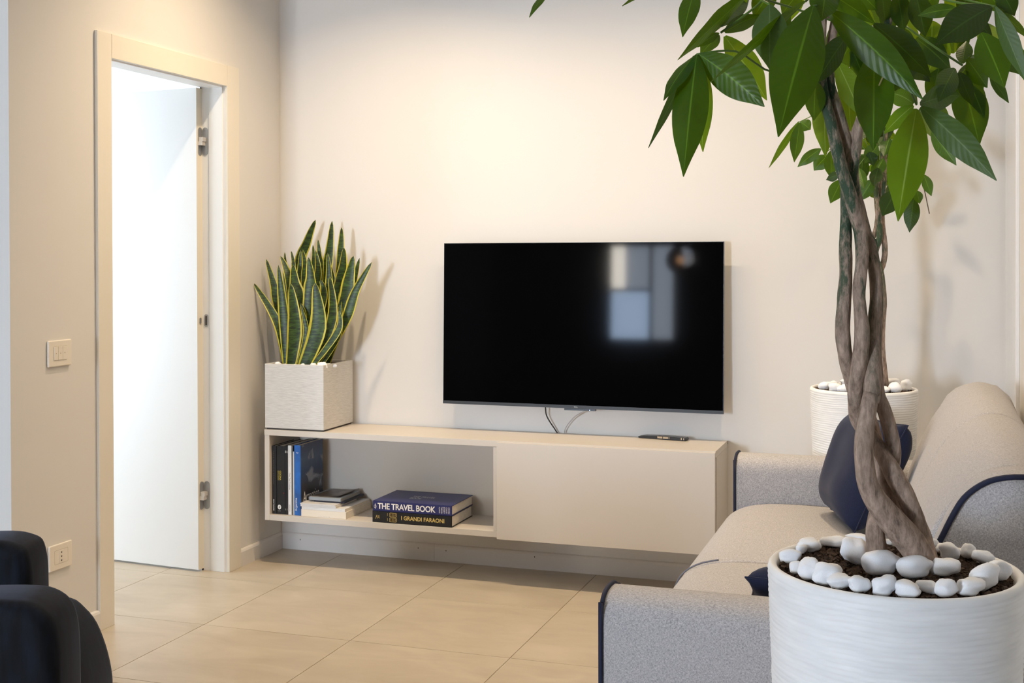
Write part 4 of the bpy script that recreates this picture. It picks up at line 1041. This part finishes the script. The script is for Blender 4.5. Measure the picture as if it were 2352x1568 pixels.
LV = [ # base, tip, width px, depth base, depth tip, material, roll
 (cA(440, -110), cA(328, 318), 165 * k, 1.80, 1.74, A_, .2), (cA(900, -60), cA(285, 515), 120 * k, 1.85, 1.72, A_, .9),
 (cA(655, 225), cA(900, -20), 160 * k, 1.80, 1.95, G_, .2), (cA(640, 282), cA(455, 405), 75 * k, 1.80, 1.78, A_, .3), (cA(690, 278), cA(1010, 130), 130 * k, 1.80, 1.86, A_, .3),
 (cA(640, 300), cA(480, 470), 120 * k, 1.80, 1.85, A_, -.4), (cA(450, 465), cA(335, 1515), 300 * k, 1.72, 1.64, A_, .1), (cA(470, 465), cA(1030, 915), 300 * k, 1.72, 1.66, A_, -.15),
 (cA(475, 490), cA(502, 1302), 190 * k, 1.74, 1.80, Y_, .1), (cA(430, 480), cA(165, 862), 120 * k, 1.73, 1.68, A_, .8), (cA(425, 480), cA(35, 1268), 75 * k, 1.74, 1.70, G_, .7),
 (cA(1385, 10), cA(572, 700), 85 * k, 1.76, 1.58, A_, 1.05), (cA(690, 310), cA(1050, 860), 230 * k, 1.86, 1.95, Y_, .2), (cA(1075, 40), cA(1075, 595), 295 * k, 1.70, 1.66, G_, -.1),
 (cA(1452, 50), cA(1148, 1175), 440 * k, 1.62, 1.52, A_, .08), (cB(175, 300), cA(1455, 735), 190 * k, 1.74, 1.70, K_, .4), (cA(1470, 690), cA(1452, 1035), 175 * k, 1.80, 1.84, A_, .2),
 (cA(1540, 720), cA(1552, 1345), 205 * k, 1.88, 1.92, Y_, .1), (cA(1110, -110), cA(935, 155), 190 * k, 1.82, 1.86, A_, .2), (cA(1560, -120), cA(1520, 178), 240 * k, 1.66, 1.62, A_, .2),
 (cA(1330, -60), cA(1180, 120), 170 * k, 1.9, 1.95, A_, .2), (cA(1240, 90), cA(1090, 470), 150 * k, 1.9, 1.95, A_, .5),
 (cB(5, 85), cB(822, 855), 270 * k, 1.66, 1.60, A_, .05), (cB(400, 205), cB(892, 662), 240 * k, 1.70, 1.66, K_, .1), (cB(1410, 60), cB(925, 385), 300 * k, 1.68, 1.62, K_, .1),
 (cB(1320, 280), cB(1520, 752), 270 * k, 1.76, 1.72, A_, .1), (cB(1440, 60), cB(1700, 700), 150 * k, 1.68, 1.66, G_, .4), (cB(1450, 60), cB(1730, 340), 70 * k, 1.70, 1.76, A_, .6),
 (cB(765, 935), (2062.7, 508), 87, 1.72, 1.66, Y_, .05), (cB(800, 915), cB(1452, 1548), 235 * k, 1.72, 1.64, G_, .1), (cB(795, 890), cB(1142, 815), 210 * k, 1.73, 1.80, G_, .2),
 (cB(740, 905), cB(488, 1145), 130 * k, 1.74, 1.80, Y_, .2), (cB(740, 888), cB(540, 800), 170 * k, 1.74, 1.84, Y_, .2), (cB(790, 930), cB(1050, 1010), 130 * k, 1.74, 1.86, Y_, .3),
 (cB(790, 935), cB(885, 1165), 110 * k, 1.74, 1.84, Y_, .3), (cB(405, 420), cB(395, 1290), 330 * k, 1.68, 1.62, A_, .05), (cB(85, 530), cB(300, 1012), 190 * k, 1.84, 1.80, Y_, .2),
 (cB(160, 560), cB(205, 1135), 170 * k, 1.92, 1.95, Y_, .2), (cB(1095, 585), cB(950, 872), 190 * k, 1.80, 1.74, A_, .2), (cB(1180, 605), cB(1345, 1010), 150 * k, 1.82, 1.86, A_, .3),
 (cB(1130, 620), cB(1245, 905), 120 * k, 1.82, 1.78, K_, .3), (cB(1150, 640), cB(1305, 1245), 285 * k, 1.84, 1.88, A_, .1), (cB(1200, 505), cB(1372, 752), 170 * k, 1.82, 1.80, A_, .3),
 (cB(1205, 490), cB(1320, 530), 60 * k, 1.82, 1.9, G_, .3), (cB(1160, 545), cB(1195, 350), 130 * k, 1.82, 1.86, A_, .2), (cB(1390, 640), cB(1556, 882), 85 * k, 1.86, 1.84, G_, .5),
 (cB(1440, 360), cB(1660, 640), 190 * k, 1.86, 1.92, A_, .3), (cB(1115, 75), cB(778, 135), 115 * k, 1.74, 1.76, A_, .3), (cB(760, -60), cB(840, 315), 200 * k, 1.80, 1.82, K_, .2),
 (cB(600, -60), cB(655, 275), 170 * k, 1.82, 1.86, K_, .2), (cB(470, -60), cB(500, 210), 150 * k, 1.84, 1.9, K_, .2), (cB(1480, -90), cB(1605, 135), 170 * k, 1.72, 1.70, K_, .2),
 (cB(1330, -90), cB(1520, 110), 160 * k, 1.74, 1.74, A_, .2), (cB(-40, -90), cB(410, 205), 170 * k, 1.72, 1.74, A_, .2), (cB(900, 180), cB(890, 470), 200 * k, 1.92, 1.98, Y_, .2),
 (cB(760, 330), cB(1060, 600), 200 * k, 1.90, 1.95, A_, .2), (cB(1000, 300), cB(860, 640), 230 * k, 1.92, 1.98, Y_, .1), (cB(620, 480), cB(880, 700), 180 * k, 1.95, 2.0, K_, .1),
 (cB(960, -60), cB(760, 120), 170 * k, 1.86, 1.9, A_, .2), (cB(1240, -60), cB(1120, 110), 190 * k, 1.88, 1.92, K_, .2), (cB(330, 40), cB(280, 330), 170 * k, 1.95, 1.98, Y_, .2),
 (cB(560, 250), cB(760, 480), 170 * k, 1.96, 2.0, A_, .2), (cB(250, -80), cB(430, 90), 150 * k, 1.86, 1.86, A_, .3), (cB(700, 660), cB(580, 800), 150 * k, 1.95, 1.98, A_, .2),
 (cA(1360, -60), cA(1250, 180), 90 * k, 1.98, 2.02, Y_, .3), ((1262, -20), (1216, 40), 14, 1.80, 1.74, A_, .7), ((1600, -90), (1429, 14), 24, 1.9, 1.85, A_, .7), (cA(870, -90), cA(745, 175), 120 * k, 1.9, 1.93, Y_, .3),
 (cA(1640, 170), cA(1600, 560), 120 * k, 1.98, 2.0, Y_, .2), (cB(1210, 130), cB(1420, 330), 120 * k, 1.95, 1.98, K_, .2), (cB(1000, 680), cB(1100, 860), 120 * k, 1.95, 1.95, A_, .2),
]
random.seed(77)
for _ in range(30):
    u0 = random.uniform(1930, 2330); v0 = random.uniform(-60, 150)
    a_ = random.uniform(-.9, .9); ln = random.uniform(70, 130)
    LV.append(((u0, v0), (u0 + ln * math.sin(a_), min(250, v0 + ln * math.cos(a_))), random.uniform(34, 58), 2.0, random.uniform(1.98, 2.12), random.choice((A_, A_, K_, Y_)), random.uniform(-.4, .4)))
for (b, t_, w, db, dt, mt, ro) in LV:
    mleaf(b, t_, w, db, dt, mt, front, ro * random.choice((-1, 1)), fold=random.uniform(.06, .2), wave=random.uniform(.01, .035))
# petioles and branches
def pet(pts, r=.0018, parent=front, mat=M_petiole): tube('petiole', [at(u, v, d_ + .048) for u, v, d_ in pts], r, mat, parent, 7, 5)
hubA, hubB, hub2, hub3, hub4 = cA(655, 280), cA(450, 465), cB(765, 895), cB(1160, 560), cB(1435, 55)
pet([(1895, -60, 1.85), (1790, -30, 1.83), (1730, 20, 1.81), (*hubA, 1.80)]); pet([(1895, -40, 1.85), (1800, 160, 1.8), (1690, 118, 1.75), (*hubB, 1.72)], .0016)
pet([(2035, 60, 1.9), (2070, 160, 1.8), (*hub2, 1.72)]); pet([(2080, 60, 1.9), (2150, 110, 1.85), (*hub3, 1.82)]); pet([(2060, -40, 1.85), (2180, 2, 1.75), (*hub4, 1.68)])
pet([(2060, -50, 1.85), (2190, -8, 1.75), (*hub4, 1.68)], .0014); pet([(1930, 20, 1.85), (1905, 10, 1.75), (*cA(1452, 50), 1.62)]); pet([(1975, 20, 1.84), (1930, 0, 1.74), (*cB(5, 85), 1.66)])
pet([(1890, 0, 1.84), (1870, -12, 1.80), (*cA(1385, 10), 1.76)]); pet([(2010, 100, 1.88), (2005, 60, 1.76), (*cB(405, 420), 1.68)]); pet([(1950, 60, 1.88), (1760, 0, 1.78), (*cA(1075, 40), 1.70)])
pet([(1960, 240, 1.86), (1985, 190, 1.78), (2003, 155, 1.68)], .0012, mat=simple('dry_stem', (.40, .34, .14), .7)); pet([(1975, 290, 1.66), (2000, 240, 1.655), (2028, 176, 1.65)], .0012, mat=MATS['dry_stem'])
strand([((1905, 40), .03, 34), ((1960, -60), .05, 32), ((2040, -200), .06, 30)], front)
strand([((1950, 330), .06, 26), ((2005, 190), .07, 30), ((2035, 80), .06, 34), ((2060, -80), .05, 34)], front)

# rear tree
D1 = 4.44
def rstrand(lst, D=D1):
    pts = [at(u, v, D + dz) for u, v, dz, r in lst]; rad = [r * D / F_ for u, v, dz, r in lst]
    tube('trunk', pts, rad, M_bark, rear, 10, 5, .10)
rstrand([(2010, 330, .02, 5), (2012, 440, .0, 6), (2018, 500, -.01, 7), (2020, 545, -.012, 7.5), (2010, 580, .0, 7.5), (2018, 615, .02, 7), (2026, 660, .02, 7), (2024, 720, .0, 7), (2014, 770, -.01, 8), (2010, 820, -.01, 9), (2018, 890, .0, 11)])
rstrand([(2026, 330, .03, 5), (2022, 430, .02, 6), (2014, 520, .015, 6.5), (2003, 550, .01, 6.5), (2006, 585, -.012, 7), (2022, 620, -.012, 7), (2030, 690, -.01, 7), (2026, 740, .01, 8), (2024, 800, .01, 9), (2030, 890, .005, 12)])
rstrand([(2034, 300, .0, 5), (2030, 420, .01, 6), (2026, 500, .01, 6), (2032, 560, .0, 6.5), (2030, 600, .01, 6.5), (2016, 640, .0, 7), (2012, 700, -.01, 7.5), (2018, 760, .015, 8), (2022, 820, .02, 9), (2010, 890, .02, 11)])
k2 = 1 / 3.823
LR = [
 (cA(1325, 1040), cA(1066, 1442), 55 * k, A_, .7), (cA(1332, 1050), cA(1285, 1392), 115 * k, A_, .2), (cA(1338, 1045), cA(1425, 1112), 115 * k, A_, .2), (cA(1515, 1275), cA(1313, 1432), 95 * k, A_, .3),
 (cA(1570, 1335), cA(1453, 1462), 130 * k, A_, .2), (cA(1600, 1290), cA(1600, 1530), 115 * k, A_, .2), (cC(285, 1000), cC(180, 1212), 135 * k2, A_, .1), (cC(260, 960), cC(143, 1005), 80 * k2, K_, .3),
 (cC(725, 850), cC(488, 930), 105 * k2, Y_, .2), (cC(725, 890), cC(568, 1130), 115 * k2, Y_, .1), (cC(560, 1000), cC(435, 1195), 120 * k2, A_, .1), (cC(760, 1100), cC(636, 1325), 170 * k2, K_, .1),
 (cC(915, 1160), cC(875, 1467), 135 * k2, K_, .1), (cC(1000, 960), cC(1068, 1148), 90 * k2, A_, .2), (cC(940, 1100), cC(965, 1215), 80 * k2, A_, .2), (cC(720, 800), cC(580, 790), 80 * k2, A_, .2),
 (cC(470, 780), cC(440, 1060), 130 * k2, K_, .2), (cC(520, 760), cC(560, 880), 110 * k2, K_, .2), (cC(600, 700), cC(480, 860), 130 * k2, A_, .2), (cC(700, 640), cC(650, 800), 120 * k2, A_, .2),
 (cC(430, 900), cC(480, 1090), 90 * k2, A_, .2), (cC(600, 900), cC(560, 1060), 110 * k2, K_, .2), (cC(640, 1020), cC(610, 1230), 100 * k2, A_, .3), (cC(560, 640), cC(440, 740), 120 * k2, A_, .2),
 (cC(300, 820), cC(200, 900), 90 * k2, A_, .2), (cB(890, 1125), cB(1107, 1418), 140 * k, A_, .2), (cC(690, 1040), cC(740, 1180), 90 * k2, K_, .3), (cC(780, 560), cC(860, 700), 120 * k2, A_, .2),
 (cC(620, 540), cC(700, 660), 120 * k2, K_, .2), (cC(500, 560), cC(600, 700), 120 * k2, K_, .2), (cC(380, 640), cC(300, 760), 120 * k2, A_, .2), (cC(860, 640), cC(960, 800), 120 * k2, A_, .2), (cC(520, 1080), cC(640, 1180), 100 * k2, A_, .3),
]
random.seed(31)
for _ in range(16):
    u0 = random.uniform(1950, 2110); v0 = random.uniform(230, 400)
    a_ = random.uniform(-1.1, 1.1); ln = random.uniform(40, 75)
    LR.append(((u0, v0), (u0 + ln * math.sin(a_), v0 + ln * math.cos(a_)), random.uniform(22, 36), random.choice((A_, A_, K_, Y_)), random.uniform(-.4, .4)))
random.seed(8)
for (b, t_, w, mt, ro) in LR:
    dj = random.uniform(-.16, .14)
    mleaf(b, t_, w, D1 + dj, D1 + dj + random.uniform(-.06, .06), mt, rear, ro * random.choice((-1, 1)), fold=random.uniform(.05, .15))
for u, v in (cA(1330, 1045), cA(1560, 1300), cC(725, 860), cC(280, 985), cC(900, 1100), cB(890, 1125), cC(600, 700), cC(430, 880)):
    tube('petiole', [at(2022, 380, D1), at((2022 + u) / 2, min(380, v) - 25, D1), at(u, v, D1)], .0018, M_petiole, rear, 6, 4)
tube('dry_tendril', [at(*cC(1005, 1090), D1), at(*cC(1025, 1180), D1), at(*cC(1050, 1302), D1)], .0018, simple('dry_leaf', (.12, .08, .05), .8), rear, 6, 4)

# ------------------------------------------------------------------ armchair in the left foreground
ach = empty('armchair', at(60, 1568, 2.6) - Vector((0, 0, at(60, 1568, 2.6).z))); tag(ach, 'midnight blue velvet armchair with rounded arms in the left foreground', 'armchair')
hf = Vector((FW.x, FW.y, 0)).normalized()
def chair_part(name, pxs, d_, th, bev):
    top = [at(u + (26 if th > .3 else 13), v - 8, d_) for u, v in pxs]
    l, r_ = top[0].copy(), top[-1].copy()
    l.z = .10; r_.z = .10
    poly = [l] + top + [r_]
    base = poly[0] - hf * 0
    # flatten onto a vertical plane facing the viewer
    pl = [Vector(p) - hf * ((Vector(p) - base).dot(hf)) for p in poly]
    return prism(name, pl, hf * -th, M_velvet, ach, bev, 5, True)
chair_part('arm', [(p.x, p.y) for p in catmull([(-420, 1420, 0), (-360, 1365, 0), (-200, 1345, 0), (-20, 1342, 0), (80, 1342, 0), (125, 1350, 0), (158, 1372, 0), (174, 1405, 0), (181, 1460, 0), (183, 1568, 0)], 3)], 2.46, .16, .032)
chair_part('back_shell', [(p.x, p.y) for p in catmull([(-380, 1460, 0), (-300, 1400, 0), (-100, 1372, 0), (80, 1366, 0), (150, 1368, 0), (184, 1392, 0), (210, 1425, 0), (231, 1478, 0), (243, 1530, 0), (246, 1575, 0), (240, 1680, 0)], 3)], 2.84, .34, .05)
chair_part('arm', [(p.x, p.y) for p in catmull([(-420, 1300, 0), (-340, 1245, 0), (-150, 1225, 0), (-20, 1221, 0), (40, 1221, 0), (75, 1229, 0), (94, 1241, 0), (103, 1270, 0), (107, 1310, 0), (108, 1420, 0)], 3)], 3.02, .15, .030)
for u, d_ in ((-300, 2.40), (120, 2.40), (-300, 2.95), (40, 2.95)):
    p = at(u, 1568, d_); tube('leg', [(p.x, p.y, 0.0), (p.x, p.y, .12)], [.012, .018], M_blackpl, ach, 10, 2)

# ------------------------------------------------------------------ pendant lamp reflected in the television
pd = empty('pendant_lamp', (.955, -5.0, 1.46)); tag(pd, 'round glass pendant lamp with a warm bulb, mirrored in the television screen', 'pendant lamp')
def ball(name, c, r, mat, parent, cut=None):
    bm = bmesh.new(); bmesh.ops.create_uvsphere(bm, u_segments=24, v_segments=16, radius=r)
    bmesh.ops.translate(bm, verts=bm.verts, vec=c); return from_bm(name, bm, mat, parent, True)
gl, nt, b = newmat('smoked_glass'); b.inputs['Base Color'].default_value = (.9, .85, .8, 1); b.inputs['Transmission Weight'].default_value = 1.0; b.inputs['Roughness'].default_value = .02; b.inputs['IOR'].default_value = 1.1
ball('globe', (.955, -5.0, 1.58), .12, gl, pd); ball('bulb', (.955, -5.0, 1.58), .03, M_bulb, pd)
tube('cord', [(.955, -5.0, 1.70), (.955, -5.0, 2.2), (.955, -5.0, CZ)], .003, M_blackpl, pd, 6, 2)
